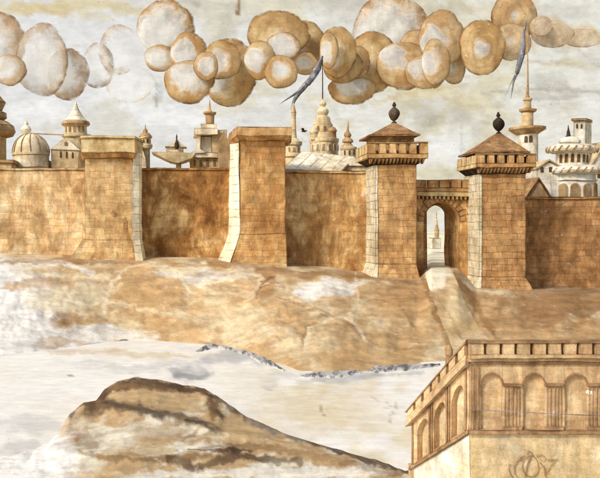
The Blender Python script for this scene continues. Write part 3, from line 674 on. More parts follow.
# ------------------------------------------------------------------ the town behind the walls
def base_of(cx, D): return (X(cx, D), D, 0.0)
def aw(t, cx, wd, r0, r1, D, mat, frame=None, arch=True, parent=None, dep=.25):
    """an arched (or square) window standing a little proud of the wall, row r0 top to r1 sill"""
    h = wd/2
    def outline(g):
        hh = h+g; pts = [(cx-hh, r1+g*.6), (cx+hh, r1+g*.6)]
        if arch:
            for i in range(9): a = math.pi*i/8; pts.append((cx+hh*math.cos(a), r0+hh-g-hh*math.sin(a)+0))
        else: pts += [(cx+hh, r0-g), (cx-hh, r0-g)]
        return pts
    w_ = None
    if frame: w_ = t.part('window', MB().extr(outline(.7), D-.10, .2), frame, parent); t.part('pane', MB().extr(outline(0), D-.14, dep), mat, w_)
    else: t.part('window', MB().extr(outline(0), D-.08, dep), mat, parent)
def rw(t, cx, D, rad, ang, wd, r0, r1, mat, arch=True, frame=None):
    """window on a round wall at angle ang (0 = toward the viewer)"""
    S = D/F; a = R(ang); r = rad*S; X0 = X(cx, D)
    def add(nm, g, out, m, par=None):
        h = (wd/2+g)*S; zt = Z(r0-g, D); zb = Z(r1+g*.5, D)
        pts = [(-h, zb), (h, zb)]
        if arch: pts += [(h*math.cos(math.pi*i/8), zt-h+h*math.sin(math.pi*i/8)) for i in range(9)]
        else: pts += [(h, zt), (-h, zt)]
        mb = MB()
        def W(u, v, y): n = r+y; return (X0+n*math.sin(a)+u*math.cos(a), D-n*math.cos(a)+u*math.sin(a), v)
        mb.ngon([W(u, v, out) for u, v in pts]); 
        for i in range(len(pts)):
            p, q = pts[i], pts[(i+1) % len(pts)]; mb.quad(W(p[0], p[1], out), W(p[0], p[1], -.5), W(q[0], q[1], -.5), W(q[0], q[1], out), False, False)
        return t.part(nm, mb, m, par)
    if frame:
        f = add('window', .6, .06, frame); add('pane', 0, .1, mat, f)
    else: add('window', 0, .08, mat)
def gable(mb, p0, p1, eave, apex, D, dep): mb.extr([(p0, eave), (p1, eave), apex], D, dep)

# far left tiered pagoda, half out of frame
t = Thing('pagoda', 'dark brown tiered pagoda cut off by the left edge', 'pagoda', base_of(-8, 124))
t.part('shaft', MB().lathe(-8, 124, [(14, None), (14, 137)], 24), M['palet'])
t.part('lower_roof', MB().lathe(-8, 124, [(17, 137), (21, 136), (23, 132), (21.5, 126), (16, 122), (12, 120)], 28), M['brown'])
t.part('upper_tier', MB().lathe(-8, 124, [(11, 120), (14.5, 118), (14, 113), (10, 111)], 24), M['brown'])
t.part('roof', MB().lathe(-8, 124, [(10, 110.5), (14, 102.5), (10.5, 99), (5, 92), (1, 84)], 24), M['brown'])
# ribbed dome church
t = Thing('domed_church', 'pale church with a ribbed ball-topped dome at the left behind the wall', 'church', base_of(30, 124))
t.part('wall', MB().pbox(2, 48, 160, None, 124, 7), M['palet'])
t.part('drum', MB().lathe(31, 123.4, [(17.5, 168), (17.5, 156), (18.3, 155.5), (18.3, 153)], 32), M['pale'])
dm = t.part('dome', MB().lathe(31, 123.4, [(17.6*math.cos(a)**.9+.4, 153-19*math.sin(a)) for a in [R(x) for x in range(0, 86, 8)]], 36, edges=False), M['pale'])
rb = MB()
for k in range(12):
    an = R(k*30+8); pts = []
    for x in range(0, 88, 8):
        a = R(x); r = (17.8*math.cos(a)**.9+.5)*123.4/F
        pts.append((X(31, 123.4)+r*math.cos(an), 123.4+r*math.sin(an), Z(153-19*math.sin(a), 123.4)))
    rb.tube(pts, .09, 6)
t.part('ribs', rb, M['brown'], dm)
t.part('lantern', MB().lathe(26, 123.4, [(3, 138), (3, 134), (5, 132), (5.6, 129.5), (4, 127), (1.6, 125.5), (2.2, 124), (.4, 121)], 20), M['pale'])
for cx in (17, 20.5, 24): aw(t, cx, 1.8, 162, 166, 124, M['win'], arch=False)
# conical-roofed round tower with gabled hall
t = Thing('round_tower', 'round tower with steep conical roof left of the first wall tower', 'tower', base_of(75, 128))
t.part('shaft', MB().lathe(76, 128, [(12, None), (12, 138), (14.5, 137), (14.5, 134.8), (11, 134), (11, 127), (13, 125.5)], 32), M['palet'])
t.part('eave', MB().lathe(76, 128, [(13, 126), (14.5, 124.5), (14, 122), (12, 121)], 32), M['brown'])
t.part('roof', MB().lathe(76, 128, [(12, 121), (7.5, 116), (3.6, 110), (1.4, 104), (.3, 101)], 32), M['pale'])
for a_ in (-50, -25, 0, 25, 50): rw(t, 76, 128, 11, a_, 2.2, 127, 132.5, M['winl'])
t = Thing('gabled_hall', 'pale gabled hall in front of the conical roofed tower', 'hall', base_of(65, 123))
t.part('wall', MB().pbox(51, 79, 150, None, 123, 5), M['palet'])
g = MB(); gable(g, 50, 80, 149.8, (66, 137), 122.8, 5.4); t.part('gable', g, M['pale'])
for cx in (61, 67, 73): aw(t, cx, 1.5, 152, 158, 123, M['win'])
aw(t, 66, 3, 142, 146, 122.8, M['winl'])
# tie bar between dome and tower
o = single('tie_bar', MB().tube([(X(31, 125), 125, Z(133.4, 125)), (X(64, 125), 125, Z(134.8, 125))], .1, 8), M['brown'], 'thin brown bar running from the dome lantern to the conical roofed tower', 'bar', (X(48, 125), 125, Z(134, 125)))
# low roofs along left wall
t = Thing('low_house', 'low tan house roofline at the far left, behind the wall', 'house', base_of(-20, 118))
t.part('wall', MB().pbox(-60, 12, 163, None, 118, 4), M['palet']); t.part('roof', MB().pbox(-61, 14, 159.5, 163, 117.7, 4.6), M['brown'])
# turret right of tower 1
t = Thing('turret', 'slim tan turret with pointed cap right of the leftmost wall tower', 'turret', base_of(146, 120))
t.part('shaft', MB().lathe(146, 120, [(4.2, None), (4.2, 150), (6.4, 148), (6.6, 145), (5, 143.8), (5, 139), (6.4, 138), (6.4, 136)], 20), M['palet'])
t.part('roof', MB().lathe(145.5, 120, [(6.6, 136.2), (4, 133), (2.4, 132.5), (2.2, 130), (.8, 128.5), (.25, 124)], 20), M['brown'])
for a_ in (-25, 20): rw(t, 146, 120, 5, a_, 1.6, 139.5, 143, M['win'])
t = Thing('narrow_house', 'narrow pale steep-gabled house squeezed beside the slim turret', 'house', base_of(141, 117))
t.part('wall', MB().extr([(136, 168), (136, 152), (140, 143), (146, 158), (146, 168)], 117, 3), M['pale'])
t.part('plinth', MB().box(X(136, 117), X(146, 117), 117, 120, 0, Z(168, 117)), M['palet'])
# low pitched building with lantern
t = Thing('pavilion', 'low wide pavilion with sagging tan roof and dark finial between the flat topped towers', 'pavilion', base_of(172, 120))
t.part('wall', MB().pbox(176, 181, 160, None, 120, 3), M['palet'])
t.part('roof', MB().extr([(153, 152), (178, 152), (196, 153), (192, 158), (178, 163), (170, 161), (152, 152.8)], 119, 5), M['palet'])
t.part('lantern', MB().pbox(166.5, 183.5, 146.5, 152, 120, 2.4), M['pale'])
t.part('lantern_roof', MB().extr([(165, 146.5), (187, 146.5), (184, 145), (179, 141), (177, 138), (174, 141), (170, 145)], 119.6, 3), M['pale'])
t.part('finial', MB().lathe(177, 119.4, [(1.2, 149), (2.2, 147), (2.0, 144), (1, 141), (.6, 139), (.8, 137), (.2, 134)], 14, edges=False), M['dark'])
# tiered tower
t = Thing('tiered_tower', 'pale stepped tower of stacked boxes with a spire left of the second wall tower', 'tower', base_of(210, 124))
t.part('wall', MB().pbox(190, 240, 158, None, 124, 8), M['palet'])
t.part('cornice', MB().pbox(188, 241, 153, 157.8, 123.5, 9), M['pale'])
t.part('leg_block', MB().pbox(197, 201, 134.5, 153, 124, 5), M['pale'])
t.part('shaft', MB().pbox(201.2, 212, 136, 152.9, 125, 5), M['white'])
t.part('side_block', MB().pbox(212.2, 227, 130, 152.9, 124.3, 5.6), M['palet'])
t.part('balcony', MB().pbox(194, 218, 128, 134.4, 123.3, 6), M['pale'])
t.part('upper_block', MB().pbox(200.5, 217, 123.5, 127.9, 124, 4.5), M['pale'])
t.part('turret', MB().lathe(210, 126, [(4.5, 123.6), (4.5, 115), (6.5, 113.5), (6.5, 112), (3, 111.4)], 20), M['brown'])
t.part('spire', MB().lathe(210, 126, [(3, 111.4), (1.2, 109), (.9, 105), (.2, 99)], 16), M['brown'])
g = MB(); gable(g, 190, 206, 153, (199, 148), 123.2, 2); t.part('gable', g, M['white'])
for i, cx in enumerate((195, 201, 207.5, 214, 220)): aw(t, cx, 2.2, 160, 166, 124, M['winl'], arch=False)
t = Thing('gabled_house', 'brown gabled house tucked against the left of the second wall tower', 'house', base_of(227, 119))
t.part('wall', MB().extr([(219, 168), (219, 141), (224, 131), (227, 139), (234, 129), (240, 140), (240, 168)], 119, 4), M['brown'])
t.part('plinth', MB().box(X(219, 119), X(240, 119), 119, 123, 0, Z(168, 119)), M['palet'])
# turret right of tower 2 with a tall post
t = Thing('turret', 'tan ringed turret with a thick post just right of the second wall tower', 'turret', base_of(294, 118))
t.part('shaft', MB().lathe(293, 118, [(8, None), (8, 158), (9.5, 157), (9.5, 154), (7.5, 153), (7.5, 146), (9, 145), (9.4, 142), (6, 140.5)], 24), M['palet'])
t.part('cap', MB().lathe(293.5, 118, [(6, 140.4), (3.4, 138), (2.6, 130), (2.2, 115), (2.8, 113), (1.2, 106), (.3, 103)], 18), M['palet'])
for a_ in (-35, 0, 35): rw(t, 293, 118, 7.5, a_, 2, 147.5, 152, M['winl'])
# central onion church
t = Thing('onion_church', 'tan stepped church with stacked onion domes under the forked pennant', 'church', base_of(323, 126))
t.part('wall', MB().lathe(324, 126, [(14, None), (14, 143), (14.8, 142), (14.8, 139.5), (12, 138.5)], 28), M['palet'])
t.part('middle_tier', MB().lathe(323, 126, [(12, 138.5), (11.5, 134), (10, 133), (9.5, 125), (7.5, 122), (7, 118), (5, 116)], 24), M['palet'])
t.part('side_turret', MB().lathe(332, 125, [(4.5, 140), (4.5, 133), (5.5, 131.5), (3.5, 128), (1, 126.5)], 16), M['brown'])
t.part('side_turret', MB().lathe(314, 125, [(3.8, 140), (3.8, 134), (4.6, 132.5), (2.5, 129), (.8, 127)], 16), M['palet'])
t.part('onion_dome', MB().lathe(323, 126, [(3.2, 116.3), (5.4, 113), (5.2, 110), (3, 107.8), (2, 106.6), (3.4, 104.6), (3.1, 102.4), (1, 100.6), (.4, 98)], 20, edges=False), M['palet'])
t.part('mast', MB().lathe(323, 126, [(.55, 99), (.4, 57)], 8), M['ink'])
for a_ in (-60, -36, -12, 12, 36, 60): rw(t, 324, 126, 14, a_, 2.6, 145, 151, M['winl'], frame=M['pale'])
for a_ in (-40, 0, 40): rw(t, 323, 126, 10.2, a_, 2.4, 127, 131.5, M['winl'])
# small church
t = Thing('small_church', 'small tan church with ringed spire beside the brown tower left of the gate', 'church', base_of(347, 120))
t.part('wall', MB().lathe(348, 120, [(7.6, None), (7.6, 150), (8.4, 149), (8.4, 147), (6, 146)], 22), M['palet'])
t.part('spire', MB().lathe(347.5, 120, [(6, 146), (3.6, 143), (5.2, 142), (5, 140), (2.6, 137.5), (3.6, 136), (3.2, 133.5), (1.4, 131), (.9, 127), (.2, 120)], 20, edges=False), M['brown'])
for a_ in (-35, 0, 35): rw(t, 348, 120, 7.6, a_, 1.6, 150.5, 155, M['win'])
# plank roof
t = Thing('market_shed', 'low shed with a broad pale plank roof behind the mottled wall', 'shed', base_of(320, 110))
rf = MB(); A, B_, C_, D_ = (X(283, 109), 109, Z(169, 109)), (X(341, 109), 109, Z(171.5, 109)), (X(355, 114), 114, Z(156.5, 114)), (X(302, 114), 114, Z(150.5, 114))
lo_ = [(p[0], p[1], p[2]-.3) for p in (A, B_, C_, D_)]
rf.quad(A, D_, C_, B_); rf.f[-1] = rf.f[-1][::-1]; rf.uv[-1] = rf.uv[-1][::-1]
for p, q, r_, s_ in ((A, B_, lo_[1], lo_[0]), (B_, C_, lo_[2], lo_[1]), (C_, D_, lo_[3], lo_[2]), (D_, A, lo_[0], lo_[3])): rf.quad(s_, r_, q, p)
t.part('roof', rf, M['plank'])
t.part('wall', MB().box(X(290, 110.4), X(336, 110.4), 110.4, 113, 0, Z(171, 110.4)), M['palet'])
t = Thing('low_house', 'low tan house wedged between plank roof and the brown tower', 'house', base_of(356, 113))
t.part('wall', MB().pbox(338, 376, 165, None, 112, 3), M['palet']); t.part('roof', MB().extr([(336, 165.5), (350, 158), (366, 157), (376, 165.5)], 111.7, 3.6), M['pale'])
# minaret
t = Thing('minaret', 'tall slim minaret with round balconies behind the gate tower at right', 'minaret', base_of(527, 130))
t.part('shaft', MB().lathe(527, 130, [(10, None), (10, 134.5)], 28), M['white'])
b1 = t.part('balcony', MB().lathe(527, 130, [(10, 134.8), (14, 132), (17.5, 129.6), (17.5, 127.4), (9, 126.6)], 32), M['brown'])
t.part('upper_shaft', MB().lathe(527, 130, [(5.5, 126.6), (5.5, 112.4)], 24), M['palet'])
t.part('balcony', MB().lathe(527.5, 130, [(5.5, 112.4), (8, 111), (8.4, 109), (4, 108)], 24), M['brown'])
t.part('lantern', MB().lathe(527.5, 130, [(3.4, 108), (3.4, 101), (4.6, 100), (4.6, 98.6), (2.2, 97.6)], 20), M['palet'])
t.part('spire', MB().lathe(527.5, 130, [(2.2, 97.6), (1.4, 94), (.9, 86), (.6, 60), (.3, 24)], 12), M['brown'])
for a_ in (-28, -3): rw(t, 527, 130, 10, a_, 3.2, 136.5, 143, M['win'])
# round tiered building
t = Thing('rotunda', 'white rotunda of two ringed tiers above the right hand wall', 'rotunda', base_of(571, 124))
t.part('wall', MB().lathe(571.5, 124, [(22, None), (22, 182), (24, 181), (22, 180), (22, 175.5)], 40), M['white'])
lr = t.part('lower_roof', MB().lathe(571.5, 124, [(22, 175.6), (27.5, 174), (29, 171.5), (27, 168), (21, 166), (16.5, 165.5)], 40), M['white'])
t.part('upper_drum', MB().lathe(571.5, 124, [(14.5, 165.8), (14.5, 153)], 36), M['white'])
ur = t.part('upper_roof', MB().lathe(571.5, 124, [(17, 153.4), (23, 152), (24, 149.6), (22, 146.8), (13, 144.5), (8, 144)], 40), M['white'])
t.part('lantern', MB().lathe(569.5, 124, [(8, 144.3), (10, 142.6), (10, 140.6), (7.5, 138), (3, 136.4)], 28), M['white'])
t.part('spire', MB().lathe(568.5, 124, [(3, 136.6), (1.8, 134.5), (1.6, 132), (.8, 129), (.2, 124.5)], 14), M['dark'])
for a_ in (-72, -46, -18, 12, 42, 70): rw(t, 571.5, 124, 22, a_, 8, 184.5, 199, M['winl'], frame=M['brown'])
for a_ in (-66, -44, -22, 0, 22, 44, 66): rw(t, 571.5, 124, 14.5, a_, 3, 155, 163, M['win'], frame=M['palet'])
for rr, row, par, nn in ((27.4, 171.5, lr, 26), (22.6, 149.8, ur, 22)):      # scalloped ornament round each roof
    sc_ = MB(); S = 124/F
    for k in range(nn):
        a0 = 2*math.pi*k/nn; r0 = rr*S+.05
        pts = [(X(571.5, 124)+(r0+.12*math.sin(math.pi*i/6))*math.cos(a0+i/6*.17), 124+(r0+.12*math.sin(math.pi*i/6))*math.sin(a0+i/6*.17), Z(row+2.6-5*i/6, 124)) for i in range(7)]
        sc_.tube(pts, .13, 6)
    t.part('scalloped_trim', sc_, M['brown'], par)
# square tower at right
t = Thing('square_tower', 'plain square pale tower with two slit windows at upper right', 'tower', base_of(584, 134))
def sqt():
    mb = MB(); mb.prism([(X(573.5, 132), 132, 0), (X(585.5, 132), 132, 0), (X(593, 134), 134.5, 0), (X(580, 136), 136, 0)], [(X(573.5, 132), 132, Z(121, 132)), (X(585.5, 132), 132, Z(121, 132)), (X(593, 134), 134.5, Z(121, 132)), (X(580, 136), 136, Z(121, 132))]); t.part('wall', mb, M['white'])
    mb = MB(); zt = Z(118.4, 132); z0 = Z(120.9, 132)
    pl = [(X(571.5, 131.7), 131.7), (X(586.5, 131.7), 131.7), (X(594.5, 134), 134.6), (X(580, 136.4), 136.4)]
    mb.prism([(x, y, z0) for x, y in pl], [(x, y, zt) for x, y in pl]); t.part('coping', mb, M['brown'])
    for cx in (577, 581.5): aw(t, cx, 1.6, 124, 128.5, 132, M['win'])
sqt()
# houses at right
def house(label, p0, p1, eave, apex, D, wallm, roofm, wins=(), bot=None, dep=5):
    t = Thing('gabled_house', label, 'house', base_of((p0+p1)/2, D), 'small houses behind the right hand wall')
    t.part('wall', MB().extr([(p0+.6, eave), (p1-.6, eave), (apex[0], apex[1]+1.3)], D, dep), wallm)
    t.part('lower_wall', MB().box(X(p0+.6, D), X(p1-.6, D), D, D+dep, 0, Z(eave, D)-.002), wallm)
    rf = MB(); S = D/F
    for q0, q1 in (((p0-1, eave+1), apex), (apex, (p1+1, eave+1))):
        a, b = (X(q0[0], D), Z(q0[1], D)), (X(q1[0], D), Z(q1[1], D)); th = .22
        A_ = [(a[0], D-.3, a[1]), (a[0], D+dep+.2, a[1]), (b[0], D+dep+.2, b[1]), (b[0], D-.3, b[1])]
        U_ = [(x, y, z+th) for x, y, z in A_]
        rf.quad(U_[0], U_[3], U_[2], U_[1]); rf.quad(A_[0], A_[3], U_[3], U_[0]); rf.quad(A_[3], A_[2], U_[2], U_[3]); rf.quad(A_[0], U_[0], U_[1], A_[1]); rf.quad(A_[1], A_[2], A_[3], A_[0])
    t.part('roof', rf, roofm)
    for cx, r0, r1, w_ in wins: aw(t, cx, w_, r0, r1, D, M['win'], arch=False)
    return t
house('small brown gabled house wedged right of the gate tower', 526, 551, 199, (538, 178.5), 112, M['brown'], M['roof'])
house('white house with two small windows under the minaret balcony', 536, 562, 168, (549, 161), 122, M['white'], M['palet'], [(542, 162+5, 172, 3), (551, 167, 172, 3)])
house('pale gabled house at the right edge beside the rotunda', 588, 622, 170, (607, 142), 132, M['white'], M['palet'], [(593, 172, 178, 3), (599, 172, 178, 3)])
t = Thing('lean_to', 'white lean-to wall with slanted roofline behind the small brown gabled house', 'lean-to', base_of(532, 117))
t.part('wall', MB().extr([(524, 199), (524, 172), (538, 178), (551, 176), (551, 199)], 117, 3), M['white'])
t.part('plinth', MB().box(X(524, 117), X(551, 117), 117, 120, 0, Z(199, 117)), M['white'])
# chapel seen through the gate
t = Thing('chapel', 'thin pale chapel spire glimpsed through the gate arch', 'chapel', base_of(437, 150))
t.part('wall', MB().pbox(433, 441, 238, None, 150, 3), M['white'])
t.part('spire', MB().lathe(436.5, 151, [(2.4, 238), (2.4, 230), (1.4, 226), (.9, 218), (.2, 211)], 12), M['palet'])

# ------------------------------------------------------------------ pennants and bird
def pennant(label, spine, width, D, loc, tails):
    """forked cloth hanging down and to the left; spine px points from the mast, half-width in px"""
    mb = MB(); n = len(spine)
    for y_off, flip in ((0, False), (.12, True)):
        pass
    def ribbon(sp, wd):
        rows = []
        for i, (p, q) in enumerate(sp):
            j0, j1 = sp[max(i-1, 0)], sp[min(i+1, len(sp)-1)]
            dx, dy = j1[0]-j0[0], j1[1]-j0[1]; L = math.hypot(dx, dy); nx, ny = -dy/L, dx/L
            y = D+.35*math.sin(i*.9)+.02*i
            rows.append([(X(p+nx*wd[i]*k, D), y+.25*k*k-.2*k*math.sin(i*1.3), Z(q+ny*wd[i]*k, D)) for k in (-1, -.33, .33, 1)])
        for a, b in zip(rows[:-1], rows[1:]):
            for k in range(3):
                mb.quad(b[k], b[k+1], a[k+1], a[k], False, False)
                sh = lambda p: (p[0], p[1]+.1, p[2])
                mb.quad(sh(a[k]), sh(a[k+1]), sh(b[k+1]), sh(b[k]), False, False)
            for k in (0, 3): mb.quad(a[k], b[k], (b[k][0], b[k][1]+.1, b[k][2]), (a[k][0], a[k][1]+.1, a[k][2]), False, False)
    ribbon(spine, width)
    for sp, wd in tails: ribbon(sp, wd)
    return single('pennant', mb, M['flag'], label, 'pennant', loc, 'dark pennants flying from the spires')
pennant('slate grey forked pennant hanging from the onion church mast', [(323.4, 56), (321.5, 61), (319, 67), (315.5, 73), (311, 79), (307, 84)], [.8, 2.2, 3.2, 3.4, 3.4, 3.2], 125.6, (X(323, 125.6), 125.6, Z(57, 125.6)),
        [([(308, 82), (303, 88), (299, 93), (294.5, 101), (291, 110)], [3, 3.0, 2.4, 1.5, .2]), ([(308, 81), (301, 90), (291, 96.5), (280, 103.5)], [2.2, 1.6, .9, .1])])
pennant('slate grey narrow pennant hanging from the minaret spire', [(527, 21), (526.4, 28), (525.4, 37), (524, 46), (521.5, 56), (519, 65), (517.5, 73)], [.6, 1.5, 2.0, 2.6, 2.7, 2.6, 2.6], 129.6, (X(526, 129.6), 129.6, Z(21, 129.6)),
        [([(518.6, 71), (515.5, 82), (512.5, 98)], [1.6, 1.2, .15]), ([(519, 70), (514, 80), (507, 96)], [1.1, .6, .1])])
def bird():
    mb = MB(); D = 117.0; S = D/F
    x, z = X(304, D), Z(131.5, D)
    pts = [(-.42, 0, -.05), (-.2, 0, .02), (.15, 0, .03), (.38, 0, .12), (.5, 0, .1)]; rr = [.03, .1, .14, .09, .02]
    def add(p0, r0, p1, r1): mb.tube([(x+p0[0], D+p0[1], z+p0[2]), (x+p1[0], D+p1[1], z+p1[2])], r0, 8, r1)
    for i in range(4): add(pts[i], rr[i], pts[i+1], rr[i+1])
    for s in (-1, 1):
        a, b, c, d = (.15, 0, .08), (-.12, 0, .05), (-.45, s*.55, .48), (-.05, s*.4, .42)
        A = [(x+p[0], D+p[1], z+p[2]) for p in (a, b, c, d)]; B = [(p[0], p[1], p[2]-.03) for p in A]
        mb.quad(*A); mb.quad(*B[::-1])
        for i in range(4): mb.quad(A[i], B[i], B[(i+1) % 4], A[(i+1) % 4])
    single('bird', mb, M['ink'], 'tiny dark bird flying beside the ringed turret', 'bird', (x, D, z))
bird()

# ------------------------------------------------------------------ foreground palace terrace
def palace():
    D = 36.0; S = D/F
    t = Thing('palace', 'tan arcaded palace terrace with crenellated roof walk at lower right', 'palace', (X(540, D), D, RZ))
    x0, x1 = X(470, D), X(760, D); zr = lambda r: Z(r, D); dep = 9.0
    ars = []; c = 491
    while c < 750: ars.append((X(c-10, D), X(c+10.5, D), zr(429.2), zr(386), zr(375))); c += 42
    t.part('arcade', MB().archwall(x0, x1, zr(430), zr(364), D, D+.13, ars, n=14), M['fg'])
    t.part('niche_wall', MB().box(x0+.02, x1, D+.14, D+.8, zr(430), zr(364)), M['fg'])
    t.part('lower_wall', MB().box(x0, x1, D+.02, D+.9, RZ-.3, zr(434)-.002), M['fgp'], label='pale worn lower wall')
    t.part('string_course', MB().box(x0-.03, x1, D-.14, D+.9, zr(434), zr(430)-.002), M['fgd'])
    c = 491+21
    while c < 750:      # clustered half columns between the arches
        pm = MB()
        for k, wd in ((-7, .9), (-3.8, 1.1), (0, 1.8), (3.8, 1.1), (7, .9)):
            xx = X(c+k, D); r = wd*S*.75
            P_ = [(xx+r*math.cos(a), D-.02-r*.6*math.sin(a)) for a in [math.pi*i/6 for i in range(7)]]
            for (ax, ay), (bx, by) in zip(P_[:-1], P_[1:]):
                pm.quad((bx, by, zr(429.8)), (ax, ay, zr(429.8)), (ax, ay, zr(386)), (bx, by, zr(386)), False, False)
        pm.box(X(c-9, D), X(c+9, D), D-.12, D-.002, zr(386)+.002, zr(383.4)); pm.box(X(c-9, D), X(c+9, D), D-.12, D-.002, zr(429.9), zr(426))
        t.part('pilaster', pm, M['fgd'] if True else None); c += 42
    pm = MB()
    for k in (472.2, 477): 
        pm.box(X(k-1.3, D), X(k+1.3, D), D-.08, D-.002, zr(429.8), zr(366))
    t.part('pilaster', pm, M['fgd'])
    for a in ars:       # raised moulding round each arch
        mb = MB(); cx = (a[0]+a[1])/2; rx = (a[1]-a[0])/2
        for q in range(14):
            a0, a1 = math.pi*q/14, math.pi*(q+1)/14
            p = lambda an, k: (cx-(rx+k)*math.cos(an), D-.06, a[3]+(a[4]-a[3]+k)*math.sin(an))
            Q = [p(a0, .02), p(a1, .02), p(a1, .09), p(a0, .09)]; mb.quad(*Q, False, True)
            for i in (0, 2): mb.quad(Q[i], (Q[i][0], D, Q[i][2]), (Q[(i+1) % 4][0], D, Q[(i+1) % 4][2]), Q[(i+1) % 4], False, False)
        t.part('arch_moulding', mb, M['fgd'])
    t.part('frieze', MB().box(x0-.04, x1, D-.1, D+.9, zr(364)+.002, zr(361)), M['fgd'])
    t.part('cornice', MB().box(x0-.16, x1, D-.18, D+.9, zr(361)+.002, zr(357.5)), M['fg'])
    t.part('roof_walk', MB().prism([(X(474, D+.91), D+.91, zr(362)), (x1, D+.91, zr(362)), (x1, D+4.2, zr(362)), (X(480, D+4.2), D+4.2, zr(362))], [(X(474, D+.91), D+.91, zr(358.2)), (x1, D+.91, zr(358.2)), (x1, D+4.2, zr(358.2)), (X(480, D+4.2), D+4.2, zr(358.2))]), M['fgd'])
    pr = MB(); xa = x0-.1; pr.box(xa, x1, D-.3, D-.02, zr(357.4), zr(353.5)); merlons(pr, xa+.002, x1-.002, D-.3, D-.02, zr(353.4), zr(342.2), 19, .15)
    t.part('parapet', pr, M['fg'])
    pc = MB(); pc.box(xa-.05, x1, D-.36, D+.04, zr(342.1), zr(339.6)); t.part('coping', pc, M['fgd'])
    t.part('slot_backing', MB().box(xa+.05, x1, D-.012, D+.08, zr(353.4), zr(342.4)), M['fgd'])
    t.part('rail', MB().tube([(x0-.1, D-.2, zr(408.5)), (X(520, D), D-.2, zr(411.5)), (X(600, D), D-.2, zr(415)), (x1, D-.2, zr(416))], .016, 6), M['flag'], label='thin grey rail across the arches')
    # sloping wing on the left: local u along the wing, v up, w outward
    A0 = Vector((X(470, D), D, 0)); A1 = Vector((X(412, 39.0), 39.0, 0)); L = (A1-A0).length; nrm = Vector((A1.y-A0.y, -(A1.x-A0.x), 0)).normalized()*-1
    if nrm.y > 0: nrm = -nrm
    DE = 39.0
    lv0 = {0: RZ-.3, 1: zr(434), 2: zr(430), 3: zr(364), 4: zr(357), 5: zr(340)}
    lv1 = {0: RZ-.3, 1: Z(469, DE), 2: Z(465.5, DE), 3: Z(424, DE), 4: Z(418, DE), 5: Z(408, DE)}
    def wp(u, w_, v):              # u 0 at the corner to 1 at the far end (box x), w depth inward (box y), v level (box z)
        i = min(4, max(0, int(math.floor(v)))); f = v-i
        za = lv0[i]+(lv0[i+1]-lv0[i])*f; zb = lv1[i]+(lv1[i+1]-lv1[i])*f
        p = A0+(A1-A0)*u-nrm*w_; return (p.x, p.y, za+(zb-za)*u)
    def wpm(x, y, z): return wp(1-x, y, z)     # x 0 at the far (left) end, 1 at the corner
    t.part('wing_lower_wall', MB(wpm).box(0, .995, .02, .6, 0, .995), M['fgw'], label='white lower wall of the wing')
    t.part('wing_string_course', MB(wpm).box(-.02, 1.0, -.12, .6, 1, 2), M['fgd'])
    t.part('wing_arcade', MB(wpm).archwall(0, .985, 2.005, 2.995, 0, .35, [(.10, .30, 2.04, 2.62, 2.84), (.40, .60, 2.04, 2.62, 2.84), (.70, .90, 2.04, 2.62, 2.84)], n=12), M['fg'])
    t.part('wing_niche_wall', MB(wpm).box(0.0, .985, .36, .6, 2.005, 2.995), M['fgp'])
    t.part('wing_cornice', MB(wpm).box(-.04, 1.0, -.3, .6, 3, 3.99), M['fg'])
    pr = MB(wpm); n = 7
    pr.box(-.04, .99, -.24, -.02, 4, 4.25)
    for i in range(n): pr.box(-.04+1.03*i/n+.02, -.04+1.03*(i+1)/n-.02, -.24, -.02, 4.26, 4.86)
    t.part('wing_parapet', pr, M['fg'])
    t.part('wing_coping', MB(wpm).box(-.05, 1.0, -.28, .02, 4.87, 5.0), M['fgd'])
    ep = MB(wpm); 
    for u in (.02, .33, .37, .63, .67, .94): ep.box(u-.012, u+.012, -.06, -.002, 2.02, 2.98)
    t.part('wing_pilasters', ep, M['fgd'])
    t.part('corner_pier', MB().box(X(412, DE)-.02, X(416, DE), DE-.12, DE+.5, RZ-.3, Z(466, DE)), M['fg'])
    # carved scroll crest low on the wall
    sc_ = MB(); y = D-.02
    def curl(pts, r=.02): sc_.tube([(X(a, D), y-.02, Z(b, D)) for a, b in pts], r, 6, r*.5)
    import math as mm
    curl([(530+8*mm.cos(a), 466+11*mm.sin(a)) for a in [mm.pi*2*i/22 for i in range(23)]], .03)
    curl([(533, 456), (531, 452), (527.5, 450.5), (526, 453), (528, 455.5), (531, 454)])
    curl([(536, 456), (541, 454), (545, 457), (543, 461), (540, 459)]); curl([(523, 458), (518, 460), (514, 466), (514, 474), (520, 480)], .026)
    curl([(540, 462), (544, 468), (544, 476), (549, 480)], .03); curl([(545, 474), (550, 466), (555, 460), (557, 458)]); curl([(512, 478), (508, 470), (509, 464), (512, 466)])
    curl([(530, 456), (527, 466), (524, 478)], .03); curl([(547, 460), (552, 459), (558, 460)], .025); curl([(516, 462), (521, 456), (525, 455)], .03)
    t.part('carved_crest', sc_, M['fgd'])
    t.part('plaster_chip', MB().extr([(585, 392), (587, 390), (590, 391), (593, 390.6), (594, 393), (590, 395), (586.5, 394)], D-.03+.0, .04), M['white']) 
palace()
o = single('boundary_post', MB().lathe(449, 66, [(3.4, 380), (3.2, 358), (2.4, 357), (3.6, 355), (3.8, 350), (2.4, 346.5), (.8, 345)], 16), M['fgd'], 'small brown round topped post between the path and the palace wing', 'post', (X(449, 66), 66, RZ))

